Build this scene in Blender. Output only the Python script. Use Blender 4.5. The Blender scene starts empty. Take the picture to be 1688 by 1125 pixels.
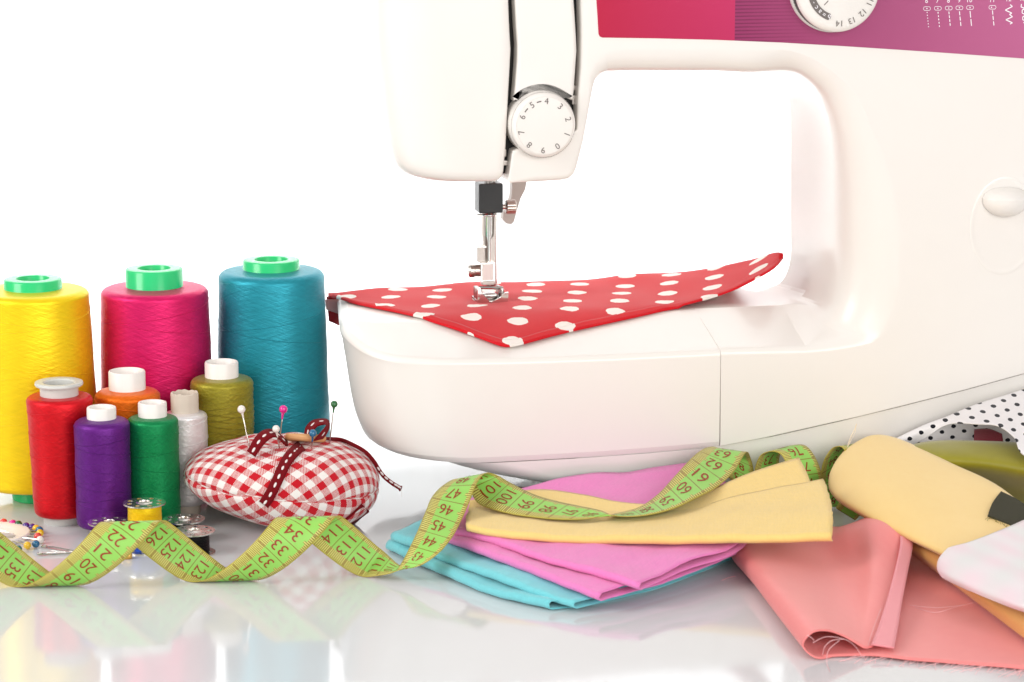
import bpy, bmesh, math, random
from mathutils import Vector, Matrix
from mathutils.bvhtree import BVHTree
random.seed(7)
R = math.radians
S = 0.01                       # everything below is written in centimetres
scn = bpy.context.scene
C = scn.collection

# ------------------------------------------------------------------ camera
FPX, CX, CY = 4800.0, 844.0, 562.5          # focal length and centre in photo pixels
PITCH, CAMH = R(11.05), 38.0
cd = bpy.data.cameras.new('camera'); cam = bpy.data.objects.new('camera', cd); C.objects.link(cam)
cam.location = (0, 0, CAMH*S); cam.rotation_euler = (math.pi/2 - PITCH, 0, 0)
cd.sensor_width = 36; cd.lens = 36*FPX/1688; cd.clip_start = 0.05; cd.clip_end = 50
cd.dof.use_dof = True; cd.dof.focus_distance = 1.50; cd.dof.aperture_fstop = 25
scn.camera = cam
scn.view_settings.view_transform = 'Standard'; scn.view_settings.look = 'None'
scn.view_settings.exposure = 0.12; scn.view_settings.gamma = 1.0

# ------------------------------------------------------------------ studio light
w = bpy.data.worlds.new('World'); scn.world = w; w.use_nodes = True
w.node_tree.nodes['Background'].inputs['Color'].default_value = (1.0, 0.99, 0.98, 1)
w.node_tree.nodes['Background'].inputs['Strength'].default_value = 0.47

def area(name, loc, target, sx, sy, power, col=(1, 1, 1)):
    l = bpy.data.lights.new(name, 'AREA'); l.shape = 'RECTANGLE'; l.size = sx*S; l.size_y = sy*S
    l.energy = power; l.color = col
    o = bpy.data.objects.new(name, l); C.objects.link(o)
    o.location = Vector(loc)*S
    d = Vector(target) - Vector(loc); o.rotation_euler = d.to_track_quat('-Z', 'Y').to_euler()
    return o
area('key_softbox', (-120, 90, 68), (0, 150, 6), 60, 80, 10.5, (1, .982, .96))
area('fill_softbox', (88, -12, 58), (10, 150, 8), 80, 80, 11.5, (1, .985, .97))
area('top_softbox', (10, 150, 160), (5, 152, 0), 110, 70, 1.5, (1, .99, .975))
area('front_fill', (5, -60, 62), (5, 150, 10), 120, 60, 8.5, (1, .985, .97))  # added fill from the camera side, brightens the machine's front
lb = area('back_table_fill', (0, 216, 95), (0, 227, 0), 220, 50, 13.0)  # added light that whitens the far part of the table
lb.data.spread = R(80)
for sx_ in (-1, 1):
    lb = area('backdrop_lamp', (sx_*92, 178, 95), (sx_*48, 240, 45), 60, 110, 1.6); lb.data.spread = R(115)

# ------------------------------------------------------------------ pixel / space helpers
CP, SP = math.cos(PITCH), math.sin(PITCH)
CAM = Vector((0, 0, CAMH))
def ray(px, py):
    dx = (px-CX)/FPX; dy = -(py-CY)/FPX
    return Vector((dx, CP + dy*SP, -SP + dy*CP))
def atY(px, py, Y):
    d = ray(px, py); return CAM + d*(Y/d.y)
def atZ(px, py, z=0.0):
    d = ray(px, py); return CAM + d*((z-CAMH)/d.z)
def P(*a):
    """point of a cloth lying in front of the machine: kept from sinking into its base"""
    return infront(atZ(*a))
def infront(p):
    yl = (p-MO).dot(EY)
    if p.x < -6 or yl < -2: return p
    yn = -.35-1.65*math.exp(-(yl+2)/1.65)
    d = p-CAM; t = (yn-(CAM-MO).dot(EY))/d.dot(EY)
    return CAM+d*t
def topx(p):
    v = Vector(p) - CAM
    f = v.y*CP - v.z*SP; u = v.y*SP + v.z*CP
    return CX + FPX*v.x/f, CY - FPX*u/f
# machine frame
ANG = R(12.3)
MO = atZ(900, 859, 0)              # floor point below the front face of the bed
EX = Vector((math.cos(ANG), math.sin(ANG), 0)); EY = Vector((-math.sin(ANG), math.cos(ANG), 0))
def M(px, py, yl=0.0):
    d = ray(px, py); o = CAM - MO
    t = (yl - o.dot(EY))/d.dot(EY)
    q = o + d*t
    return Vector((q.dot(EX), yl, q.z))
def m2w(v): return MO + EX*v[0] + EY*v[1] + Vector((0, 0, v[2]))

# ------------------------------------------------------------------ materials
def lin(r, g, b):
    f = lambda c: (c/255/12.92) if c/255 <= .04045 else ((c/255+.055)/1.055)**2.4
    return (f(r), f(g), f(b), 1)
class NT:
    def __init__(s, name):
        s.m = bpy.data.materials.new(name); s.m.use_nodes = True
        s.t = s.m.node_tree; s.n = s.t.nodes; s.b = s.n['Principled BSDF']
    def add(s, typ, **kw):
        n = s.n.new(typ)
        for k, v in kw.items(): setattr(n, k, v)
        return n
    def lk(s, a, b): s.t.links.new(a, b)
    def math(s, op, a, b=None, c=None):
        n = s.add('ShaderNodeMath', operation=op)
        for i, v in enumerate((a, b, c)):
            if v is None: continue
            if isinstance(v, (int, float)): n.inputs[i].default_value = v
            else: s.lk(v, n.inputs[i])
        return n.outputs[0]
    def mix(s, fac, a, b, mode='MIX'):
        n = s.add('ShaderNodeMix', data_type='RGBA', blend_type=mode)
        for i, v in ((0, fac), (6, a), (7, b)):
            if isinstance(v, (int, float)): n.inputs[i].default_value = v
            elif isinstance(v, tuple): n.inputs[i].default_value = v
            else: s.lk(v, n.inputs[i])
        return n.outputs[2]
    def coord(s, which='Object', scale=(100, 100, 100), rot=(0, 0, 0)):
        tc = s.add('ShaderNodeTexCoord'); mp = s.add('ShaderNodeMapping')
        mp.inputs['Scale'].default_value = scale; mp.inputs['Rotation'].default_value = rot
        s.lk(tc.outputs[which], mp.inputs[0]); return mp.outputs[0]
    def sep(s, v):
        n = s.add('ShaderNodeSeparateXYZ'); s.lk(v, n.inputs[0]); return n.outputs
    def noise(s, vec, scale, detail=3, rough=.5):
        n = s.add('ShaderNodeTexNoise'); n.inputs['Scale'].default_value = scale
        n.inputs['Detail'].default_value = detail; n.inputs['Roughness'].default_value = rough
        s.lk(vec, n.inputs['Vector']); return n.outputs['Fac']
    def bump(s, h, strength=.2, dist=.02):
        n = s.add('ShaderNodeBump'); n.inputs['Strength'].default_value = strength
        n.inputs['Distance'].default_value = dist*S
        s.lk(h, n.inputs['Height']); s.lk(n.outputs[0], s.b.inputs['Normal'])
    def setc(s, v):
        if isinstance(v, tuple): s.b.inputs['Base Color'].default_value = v
        else: s.lk(v, s.b.inputs['Base Color'])
    def translucent(s, col, fac):
        tr = s.add('ShaderNodeBsdfTranslucent'); mx = s.add('ShaderNodeMixShader'); mx.inputs[0].default_value = fac
        if isinstance(col, tuple): tr.inputs[0].default_value = col
        else: s.lk(col, tr.inputs[0])
        s.lk(s.b.outputs[0], mx.inputs[1]); s.lk(tr.outputs[0], mx.inputs[2]); s.lk(mx.outputs[0], s.n['Material Output'].inputs[0])
    def p(s, **kw):
        for k, v in kw.items(): s.b.inputs[k.replace('_', ' ')].default_value = v
        return s

def plastic(name, col, rough=.28, spec=.5, var=.03, coat=0):
    t = NT(name); c = t.coord(); n = t.noise(c, .6, 2)
    d = tuple(x*(1-var) for x in col[:3])+(1,)
    t.setc(t.mix(n, col, d)); t.p(Roughness=rough, Specular_IOR_Level=spec, Coat_Weight=coat, Coat_Roughness=.08)
    fine = t.noise(c, 60, 2); t.bump(fine, .03, .004)
    return t.m
def metal(name, col, rough=.15):
    t = NT(name); c = t.coord(); n = t.noise(c, 8, 3)
    t.setc(t.mix(n, col, tuple(x*.85 for x in col[:3])+(1,)))
    t.p(Metallic=1.0, Roughness=rough); t.bump(t.noise(c, 40, 2), .04, .004); return t.m
def thread(name, col, dark=.55, sheen=.04, rough=.5, fine=6.5, hue=None):
    t = NT(name); uv = t.add('ShaderNodeUVMap').outputs[0]
    x, y, z = t.sep(uv)
    def streak(tilt, sx, sy):
        cb = t.add('ShaderNodeCombineXYZ')
        t.lk(t.math('MULTIPLY', x, sx), cb.inputs[0])
        t.lk(t.math('MULTIPLY', t.math('ADD', y, t.math('MULTIPLY', x, tilt)), sy), cb.inputs[1])
        return t.noise(cb.outputs[0], 1.0, 4, .65)
    a = streak(1.6, 5, fine); b = streak(-1.3, 4, fine*.8); m = streak(.2, 1.2, 1.1)
    f = t.mix(m, a, b)
    rmp = t.add('ShaderNodeValToRGB'); rmp.color_ramp.elements[0].position = .3; rmp.color_ramp.elements[1].position = .68
    t.lk(f, rmp.inputs[0])
    d = tuple(c*dark for c in col[:3])+(1,)
    if hue: d = hue
    t.setc(t.mix(rmp.outputs[0], d, col))
    t.p(Roughness=.37, Metallic=.46, Sheen_Weight=sheen, Sheen_Roughness=.4, Specular_IOR_Level=.3, Anisotropic=.5)
    t.bump(f, .65, .06); return t.m
def weave(name, col, rough=.8, sheen=.25, scale=22, var=.10, spec=.25, blotch=.05):
    t = NT(name); uv = t.add('ShaderNodeUVMap').outputs[0]; x, y, z = t.sep(uv)
    wx = t.math('SINE', t.math('MULTIPLY', x, scale*6.2832)); wy = t.math('SINE', t.math('MULTIPLY', y, scale*6.2832))
    wv = t.math('MULTIPLY', wx, wy)
    n = t.noise(uv, 3.5, 5, .6); n2 = t.noise(uv, 30, 3)
    d = tuple(c*(1-var) for c in col[:3])+(1,)
    def strk(a, b):
        cb = t.add('ShaderNodeCombineXYZ'); t.lk(t.math('MULTIPLY', x, a), cb.inputs[0]); t.lk(t.math('MULTIPLY', y, b), cb.inputs[1]); return t.noise(cb.outputs[0], 1.0, 2, .6)
    s1 = strk(.9, 9.0); s2 = strk(9.0, .9)
    lines = t.math('ADD', t.math('MULTIPLY', s1, .6), t.math('MULTIPLY', s2, .4))
    t.setc(t.mix(t.math('MULTIPLY_ADD', t.math('SUBTRACT', t.math('ADD', t.math('MULTIPLY', lines, .6), t.math('ADD', t.math('MULTIPLY', n, .25), t.math('MULTIPLY', n2, .15))), .5), 2.4, .5), d, col))
    t.p(Roughness=rough, Sheen_Weight=sheen, Specular_IOR_Level=spec)
    t.translucent(col, .06)
    h = t.math('ADD', t.math('MULTIPLY', wv, .25), t.math('ADD', n2, t.math('MULTIPLY', n, .8)))
    t.bump(t.math('ADD', h, t.math('MULTIPLY', lines, 1.6)), .45, .05); return t.m
def dots(name, base, dot, sp, rad, rot=0.0, off=(0, 0), stag=False, rough=.85, ragged=.08, jit=.12):
    t = NT(name); uv = t.add('ShaderNodeUVMap').outputs[0]
    mp = t.add('ShaderNodeMapping'); mp.inputs['Rotation'].default_value = (0, 0, rot)
    mp.inputs['Location'].default_value = (off[0], off[1], 0); mp.inputs['Scale'].default_value = (1/sp, 1/sp, 1)
    t.lk(uv, mp.inputs[0]); x, y, z = t.sep(mp.outputs[0])
    if stag: x = t.math('ADD', x, t.math('MULTIPLY', t.math('FLOOR', y), .5))
    nj = t.noise(uv, .45, 2); x = t.math('ADD', x, t.math('MULTIPLY', t.math('SUBTRACT', nj, .5), jit)); y = t.math('ADD', y, t.math('MULTIPLY', t.math('SUBTRACT', t.noise(uv, .61, 2), .5), jit))
    fx = t.math('SUBTRACT', t.math('FRACT', x), .5); fy = t.math('SUBTRACT', t.math('FRACT', y), .5)
    r2 = t.math('SQRT', t.math('ADD', t.math('MULTIPLY', fx, fx), t.math('MULTIPLY', fy, fy)))
    n = t.noise(uv, 3.0, 3); r2 = t.math('ADD', r2, t.math('MULTIPLY', t.math('SUBTRACT', n, .5), ragged))
    mask = t.math('LESS_THAN', r2, rad/sp)
    n2 = t.noise(uv, 14, 4); n3 = t.noise(uv, 1.2, 2)
    bb = t.mix(t.math('MULTIPLY', t.math('ADD', n2, n3), .5), tuple(c*.82 for c in base[:3])+(1,), base)
    t.setc(t.mix(mask, bb, dot)); t.p(Roughness=rough, Sheen_Weight=.15, Specular_IOR_Level=.2)
    wv = t.math('MULTIPLY', t.math('SINE', t.math('MULTIPLY', x, 120*sp)), t.math('SINE', t.math('MULTIPLY', y, 120*sp)))
    t.bump(t.math('ADD', n2, t.math('MULTIPLY', wv, .3)), .25, .03); return t.m

WHITE = plastic('white_plastic', lin(235, 230, 224), .26, .5, .015)
GREYP = plastic('grey_plastic', lin(176, 168, 160), .4)
BLACK = plastic('black_plastic', lin(12, 10, 9), .3)
DARKIN = plastic('dark_interior', lin(12, 8, 7), .6)
CHROME = metal('polished_steel', (.70, .67, .63, 1), .12)
STEELD = metal('brushed_steel', (.50, .45, .41, 1), .28)
GOLDM = metal('gold_metal', (.95, .58, .16, 1), .22)
PRINTG = plastic('grey_print', lin(110, 102, 98), .6)
PRINTW = plastic('white_print', lin(250, 245, 248), .6)
SPOOLW = plastic('spool_white', lin(238, 232, 226), .4)
SPOOLG = plastic('spool_grey', lin(205, 205, 200), .4)
GREENP = plastic('green_collar', lin(40, 200, 120), .22)

# ------------------------------------------------------------------ mesh helpers
def tag(o, label=None, cat=None, group=None, kind=None):
    if label: o['label'] = label
    if cat: o['category'] = cat
    if group: o['group'] = group
    if kind: o['kind'] = kind
    return o
def thing(name, label, cat, loc=(0, 0, 0), rz=0, group=None):
    o = bpy.data.objects.new(name, None); C.objects.link(o); o.empty_display_size = .01
    o.location = Vector(loc)*S; o.rotation_euler = (0, 0, rz)
    return tag(o, label, cat, group)
class MB:
    def __init__(s): s.v = []; s.f = []; s.uv = []
    def add(s, v, f, uv=None):
        k = len(s.v); s.v += [Vector(q) for q in v]; s.f += [tuple(i+k for i in q) for q in f]
        s.uv += list(uv) if uv else [(q[0], q[2]) for q in v]
        return s
    def lathe(s, prof, n=48, origin=(0, 0, 0), ax=(0, 0, 1), knurl=None, close=False):
        ax = Vector(ax).normalized(); q = Vector((0, 0, 1)).rotation_difference(ax); o = Vector(origin)
        v = []; uv = []; L = 0
        for k, (r, z) in enumerate(prof):
            if k: L += math.hypot(r-prof[k-1][0], z-prof[k-1][1])
            for i in range(n+1):
                a = math.pi/2 + 2*math.pi*i/n
                rr = r*(1 + (knurl if (knurl and i % 2) else 0))
                v.append(o + q @ Vector((rr*math.cos(a), rr*math.sin(a), z))); uv.append((i/n*4, L))
        f = []
        for k in range(len(prof)-1):
            for i in range(n):
                a = k*(n+1)+i; f.append((a, a+1, a+n+2, a+n+1))
        return s.add(v, f, uv)
    def tube(s, pts, r, n=6, cap=True, flat=1.0):
        pts = [Vector(p) for p in pts]; m = len(pts)
        rr = r if isinstance(r, (list, tuple)) else [r]*m
        t0 = (pts[1]-pts[0]).normalized(); nrm = t0.orthogonal().normalized()
        v = []; uv = []; L = 0
        for k in range(m):
            t = (pts[min(k+1, m-1)]-pts[max(k-1, 0)])
            if t.length < 1e-9: t = t0.copy()
            t.normalize(); nrm = (nrm - t*nrm.dot(t))
            if nrm.length < 1e-6: nrm = t.orthogonal()
            nrm.normalize(); b = t.cross(nrm)
            if k: L += (pts[k]-pts[k-1]).length
            for i in range(n):
                a = 2*math.pi*i/n
                v.append(pts[k]+(nrm*math.cos(a)+b*math.sin(a)*flat)*rr[k]); uv.append((i/n, L))
        f = []
        for k in range(m-1):
            for i in range(n): f.append((k*n+i, k*n+(i+1) % n, (k+1)*n+(i+1) % n, (k+1)*n+i))
        if cap: f.append(tuple(range(n-1, -1, -1))); f.append(tuple((m-1)*n+i for i in range(n)))
        return s.add(v, f, uv)
    def sphere(s, c, r, n=16, m=10, sc=(1, 1, 1), rot=None):
        c = Vector(c); v = []; f = []
        for j in range(m+1):
            th = math.pi*j/m
            for i in range(n):
                a = 2*math.pi*i/n
                q = Vector((math.sin(th)*math.cos(a)*sc[0], math.sin(th)*math.sin(a)*sc[1], math.cos(th)*sc[2]))*r
                v.append(c + (rot @ q if rot else q))
        for j in range(m):
            for i in range(n): f.append((j*n+i, j*n+(i+1) % n, (j+1)*n+(i+1) % n, (j+1)*n+i))
        return s.add(v, f)
    def grid(s, G, uvs=None):
        a, b = len(G), len(G[0]); v = [p for r in G for p in r]
        f = [(i*b+j, i*b+j+1, (i+1)*b+j+1, (i+1)*b+j) for i in range(a-1) for j in range(b-1)]
        if uvs is None:
            U = [[0]*b for _ in range(a)]; V = [[0]*b for _ in range(a)]
            for i in range(a):
                for j in range(1, b): U[i][j] = U[i][j-1]+(G[i][j]-G[i][j-1]).length
            for i in range(1, a):
                for j in range(b): V[i][j] = V[i-1][j]+(G[i][j]-G[i-1][j]).length
            uvs = [(U[i][j], V[i][j]) for i in range(a) for j in range(b)]
        return s.add(v, f, uvs)
    def loft(s, loops, cap0=True, cap1=True):
        n = len(loops[0]); v = [p for l in loops for p in l]
        f = [(k*n+i, k*n+(i+1) % n, (k+1)*n+(i+1) % n, (k+1)*n+i) for k in range(len(loops)-1) for i in range(n)]
        if cap0: f.append(tuple(range(n-1, -1, -1)))
        if cap1: f.append(tuple((len(loops)-1)*n+i for i in range(n)))
        return s.add(v, f)
    def box(s, x0, x1, y0, y1, z0, z1, r=0.0):
        # rounded box: corners of the xz outline rounded, plus small front bevel
        pts = []
        rr = min(r, (x1-x0)/2-1e-4, (z1-z0)/2-1e-4) if r else 0
        if rr > 0:
            for cx, cz, a0 in ((x1-rr, z1-rr, 0), (x0+rr, z1-rr, 90), (x0+rr, z0+rr, 180), (x1-rr, z0+rr, 270)):
                for k in range(5):
                    a = R(a0+k*22.5); pts.append((cx+rr*math.cos(a), cz+rr*math.sin(a)))
        else: pts = [(x1, z1), (x0, z1), (x0, z0), (x1, z0)]
        cx, cz = (x0+x1)/2, (z0+z1)/2; b = min(rr*.6, (y1-y0)/3) if rr else 0
        def lp(y, k):
            return [Vector((cx+(x-cx)*(1-k/((x1-x0)/2)), y, cz+(z-cz)*(1-k/((z1-z0)/2)))) for x, z in pts]
        loops = [lp(y0, 0), lp(y1, 0)] if not b else [lp(y0, b), lp(y0+b*.3, b*.3), lp(y0+b, 0), lp(y1-b, 0), lp(y1-b*.3, b*.3), lp(y1, b)]
        return s.loft(loops)
    def build(s, name, mat, parent=None, world=True, smooth=True, sharp=40, solid=None, wn=False, sub=0, base=None):
        v = s.v
        if parent is not None and world:
            mi = Matrix.LocRotScale(parent.location/S, parent.rotation_euler, None).inverted()
            if parent.parent is not None:
                mi = mi @ Matrix.LocRotScale(parent.parent.location/S, parent.parent.rotation_euler, None).inverted()
            v = [mi @ q for q in v]
        b0 = Vector(base) if base is not None else Vector((0, 0, 0))
        me = bpy.data.meshes.new(name); me.from_pydata([tuple((q-b0)*S) for q in v], [], s.f)
        if smooth: me.polygons.foreach_set('use_smooth', [True]*len(me.polygons))
        ul = me.uv_layers.new(name='UVMap')
        li = [0]*len(me.loops); me.loops.foreach_get('vertex_index', li)
        ul.data.foreach_set('uv', [c for i in li for c in s.uv[i]])
        if smooth and sharp: me.set_sharp_from_angle(angle=R(sharp))
        me.materials.append(mat); me.update()
        o = bpy.data.objects.new(name, me); C.objects.link(o); o.location = b0*S
        if parent is not None: o.parent = parent
        if sub:
            m = o.modifiers.new('sub', 'SUBSURF'); m.levels = sub; m.render_levels = sub
        if solid:
            m = o.modifiers.new('solid', 'SOLIDIFY'); m.thickness = solid*S; m.offset = 0
        if wn:
            m = o.modifiers.new('wn', 'WEIGHTED_NORMAL'); m.keep_sharp = True; m.weight = 60
        return o
def cr(pts, n, closed=False):
    """Catmull-Rom through pts, n samples per span"""
    pts = [Vector(p) for p in pts]; out = []; m = len(pts)
    for k in range(m-1):
        p0 = pts[max(k-1, 0)]; p1 = pts[k]; p2 = pts[k+1]; p3 = pts[min(k+2, m-1)]
        for i in range(n):
            t = i/n
            out.append(.5*((2*p1)+(p2-p0)*t+(2*p0-5*p1+4*p2-p3)*t*t+(3*p1-p0-3*p2+p3)*t**3))
    out.append(pts[-1].copy()); return out
def resample(pts, n):
    L = [0]
    for a, b in zip(pts, pts[1:]): L.append(L[-1]+(b-a).length)
    out = []; k = 0
    for i in range(n+1):
        d = L[-1]*i/n
        while k < len(pts)-2 and L[k+1] < d: k += 1
        f = (d-L[k])/max(L[k+1]-L[k], 1e-9); out.append(pts[k].lerp(pts[k+1], min(max(f, 0), 1)))
    return out
def curve(pts, n): return resample(cr(pts, 12), n)
def coons(front, back, left, right, nu, nv):
    f = curve(front, nu); b = curve(back, nu); l = curve(left, nv); r = curve(right, nv)
    G = []
    for i in range(nu+1):
        u = i/nu; row = []
        for j in range(nv+1):
            v = j/nv
            row.append(f[i]*(1-v)+b[i]*v+l[j]*(1-u)+r[j]*u-(f[0]*(1-u)*(1-v)+f[nu]*u*(1-v)+b[0]*(1-u)*v+b[nu]*u*v))
        G.append(row)
    return G
def patch(rows, n, m):
    A = [cr(r, n) for r in rows]; out = [list(c) for c in zip(*[cr(c, m) for c in zip(*A)])]
    return out
def wob(p, a, f=1.0, ph=0.0):
    return a*(math.sin(p.x*1.3*f+ph)+math.sin(p.y*1.7*f+1.3*ph+p.x*.6*f)+.5*math.sin(p.x*3.1*f-p.y*2.3*f+ph))
def foldgrid(G, g, amp=.03, ph=0.0, na=8, gs=None):
    """G[i][j]: centre surface, i along the fold, j away from it; g(t) gap. returns grid rows per i"""
    out = []; nu = len(G)-1; nv = len(G[0])-1
    for i, row in enumerate(G):
        t = i/nu; gg = g(t); col = []
        d = (row[0]-row[1]).normalized(); d.z = 0
        for j in range(nv, -1, -1):
            p = row[j]; k = gg*(gs(j/nv) if gs else 1); col.append(p+Vector((0, 0, -k/2+wob(p, amp*.4, 1, ph))))
        for k in range(1, na):
            a = -math.pi/2+math.pi*k/na
            col.append(row[0]+d*(gg*.62*math.cos(a))+Vector((0, 0, gg/2*math.sin(a)+wob(row[0], amp*(.4+.6*k/na), 1, ph))))
        for j in range(nv+1):
            p = row[j]; k = gg*(gs(j/nv) if gs else 1); col.append(p+Vector((0, 0, k/2+wob(p, amp, 1, ph))))
        out.append(col)
    return out

_tc = {}
def glyphs(txt, size=1.0):
    """text as flat mesh, centred: (verts2d, faces); cap height = size"""
    if txt not in _tc:
        cu = bpy.data.curves.new('t', 'FONT'); cu.body = txt; cu.resolution_u = 3
        ob = bpy.data.objects.new('t', cu); C.objects.link(ob)
        dg = bpy.context.evaluated_depsgraph_get(); ev = ob.evaluated_get(dg); me = ev.to_mesh()
        v = [(q.co.x, q.co.y) for q in me.vertices]; f = [tuple(p.vertices) for p in me.polygons]
        ev.to_mesh_clear(); bpy.data.objects.remove(ob); bpy.data.curves.remove(cu)
        x0 = min(q[0] for q in v); x1 = max(q[0] for q in v); y0 = min(q[1] for q in v); y1 = max(q[1] for q in v)
        h = y1-y0
        _tc[txt] = ([((x-(x0+x1)/2)/h, (y-(y0+y1)/2)/h) for x, y in v], f)
    v, f = _tc[txt]
    return [(x*size, y*size) for x, y in v], f

# ------------------------------------------------------------------ setting: table and backdrop
t = NT('gloss_white_table'); c = t.coord(); n = t.noise(c, .05, 3)
t.setc(t.mix(n, lin(214, 216, 218), lin(219, 221, 222))); t.p(Roughness=.07, IOR=1.5, Specular_IOR_Level=.5)
t.bump(t.noise(c, .35, 2), .02, .03)
mb = MB(); mb.box(-170, 170, 60, 236, -2, 0, .4)
tag(mb.build('table', t.m, smooth=False), 'glossy white table top under all the sewing things', kind='structure')
t = NT('white_backdrop'); c = t.coord(); n = t.noise(c, .02, 2); t.setc(t.mix(n, lin(250, 250, 250), lin(246, 246, 246))); t.p(Roughness=.9, Specular_IOR_Level=.1)
mb = MB(); mb.box(-220, 220, 240, 243, -40, 260)
tag(mb.build('backdrop', t.m), 'plain white studio backdrop', kind='structure')

# ------------------------------------------------------------------ sewing machine
SM = thing('sewing_machine', 'white sewing machine with magenta control panel and red dotted cloth under its foot', 'sewing machine', MO, ANG)
def mk(mb, name, mat, parent=None, **kw):
    kw.setdefault('wn', True)
    return mb.build(name, mat, parent or SM, world=False, **kw)
def interp(tab, x):
    if x <= tab[0][0]: return tab[0][1]
    for (a, fa), (b, fb) in zip(tab, tab[1:]):
        if x <= b: return fa+(fb-fa)*(x-a)/(b-a)
    return tab[-1][1]
ZT = 9.9                                       # height of the flat bed top
YF = 5.0                                        # depth where the sloped bed lip ends
# seam between body and base, as height over local x
seam_px = [(640, 769), (690, 768), (780, 766), (900, 760), (1000, 754), (1100, 746), (1187, 738), (1260, 724), (1340, 706), (1420, 688), (1500, 668), (1590, 645), (1688, 618), (1900, 556)]
SEAM = [(M(a, b).x, M(a, b).z) for a, b in seam_px]
edge_px = [(690, 593), (850, 591), (1000, 586), (1187, 577), (1330, 573)]
EDGE = [(M(a, b).x, M(a, b).z) for a, b in edge_px]
xr = M(1187, 700).x
# left silhouette of the box
sil = [(655, 766), (610, 745), (590, 708), (580, 668), (572, 615), (564, 560), (560, 515)]
SIL = sorted([(q.z, q.x) for q in cr([M(a, b, 5) for a, b in sil], 8)])
def sm(x): x = max(0, min(1, x)); return x*x*(3-2*x)
def plan(xl, rx, ry, x1, yb=15.0, yf=0.0, e=2.3, inset=0.0):
    pts = []
    for k in range(10): pts.append((x1+(xl+rx-x1)*k/10, yf+inset))
    for k in range(25):
        a = math.pi/2*k/24
        pts.append((xl+rx-(rx-inset)*(math.sin(a)**(2/e)), yf+ry-(ry-inset)*(math.cos(a)**(2/e))))
    for k in range(1, 6): pts.append((xl+inset, yf+ry+(yb-2-yf-ry)*k/5))
    for k in range(1, 9):
        a = math.pi/2*k/8; pts.append((xl+2-(2-inset)*math.cos(a), yb-2+(2-inset)*math.sin(a)))
    for k in range(1, 9): pts.append((xl+2+(x1-xl-2)*k/8, yb-inset))
    return [(x+.14*max(0, y-5)*min(1, max(0, (x1-x)/(x1-xl))), y) for x, y in pts]
def zedge(x, y):
    return interp(EDGE, x)+(ZT-.12-interp(EDGE, x))*sm(y/5.6)
loops = []
fr = [0, .012, .03, .055, .085, .12, .16, .21, .27, .35, .44, .54, .65, .77, .88]
for f in fr:
    l = []
    zz = 2.7+f*7.0
    xl = interp(SIL, max(zz, SIL[0][0]))
    rx = 5.4; ry = 5.6
    for x, y in plan(xl, rx, ry, xr-.03, inset=.10*(1-min(1, f/.05))):
        zb = interp(SEAM, x)+.045; ze = zedge(x, y)
        l.append(Vector((x, y, zb+f*(ze-zb))))
    loops.append(l)
xlt = SIL[-1][1]
RR = .34
for k in range(10):
    a = R(76*k/9); l = []
    for x, y in plan(xlt, 5.4, 5.6, xr-.03, inset=RR*(1-math.cos(a))):
        l.append(Vector((x, y, zedge(x, y)-RR+RR*math.sin(a))))
    loops.append(l)
# lip slope up to the flat top
base_l = plan(xlt, 5.4, 5.6, xr-.03, inset=RR*.76); top_l = plan(xlt+.5, 2.0, 2.0, xr-.03, yb=14.6, yf=YF)
for k in (.25, .5, .75, .93, 1.0):
    l = []
    for (x0, y0), (x1, y1) in zip(base_l, top_l):
        x = x0+(x1-x0)*k; y = y0+(y1-y0)*k; z0 = zedge(x0, y0)-RR*.03
        l.append(Vector((x, y, z0+(ZT-z0)*(k if k < .9 else 1-(1-k)*.6))))
    loops.append(l)
mk(MB().loft(loops), 'accessory_bed', WHITE, sharp=10.5)
# base strip under the seam
bs = [(683, 767), (700, 771), (730, 778), (767, 786), (810, 793), (855, 799), (885, 803)]
BS = sorted([(M(a, b, 2).z, M(a, b, 2).x) for a, b in bs])
loops = []
zlo, zhi = BS[0][0], BS[-1][0]; ZB = zlo
x1 = M(1900, 700).x
for f in (0, .04, .12, .25, .4, .55, .7, .85, 1):
    xl = interp(BS, zlo+(zhi-zlo)*f); l = []
    for x, y in plan(xl, 4.5, 6.0, x1, yf=.10, inset=.5*(1-f)**2):
        zb = max(zlo, .3)
        l.append(Vector((x, y, zb+f*(interp(SEAM, x)-zb))))
    loops.append(l)
mk(MB().loft(loops), 'base', WHITE, sharp=60)
for fx, fy in ((7, 2.5), (7, 11.5), (30, 2.5), (30, 11.5)):
    mk(MB().lathe([(0, 0), (.9, 0), (.9, ZB+.1), (0, ZB+.1)], 20, (fx, fy, 0)), 'foot', BLACK)

# body: front outline with a path of four knots per outline point, running back into the depth
K0 = []          # list of (P0,P1,P2,P3)
def edgept(px, py, nx, nz, r=.35, yb=9.7):
    p = M(px, py); K0.append((p+Vector((nx*r, 0, nz*r)), p, p+Vector((0, yb*.4, 0)), p+Vector((0, yb, 0))))
def full(a, b, yb, c, yc, d=None, yd=9.7):
    p0 = M(*a); p1 = M(b[0], b[1], yb)
    p3 = M(c[0], c[1], yc)
    p2 = M(d[0], d[1], yd) if d else p1.lerp(p3, .4)
    K0.append((p0, p1, p2, p3))
edgept(957, -330, .8, -.6); edgept(957, -160, 1, 0); edgept(957, 0, 1, 0); edgept(958, 60, 1, 0); edgept(957, 110, 1, 0); edgept(953, 165, 1, 0, .22); edgept(951, 213, 1, .0, .12)
edgept(949, 216, .5, -.6, .1); edgept(902, 216, 0, -1, .1); edgept(900, 219, .6, -.5, .1); edgept(899, 244, .6, -.5, .1); edgept(893, 247, 0, -1, .1); edgept(853, 246, 0, -1, .15); edgept(846, 249, .7, -.7, .15); edgept(844, 256, 1, 0, .12)
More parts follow.
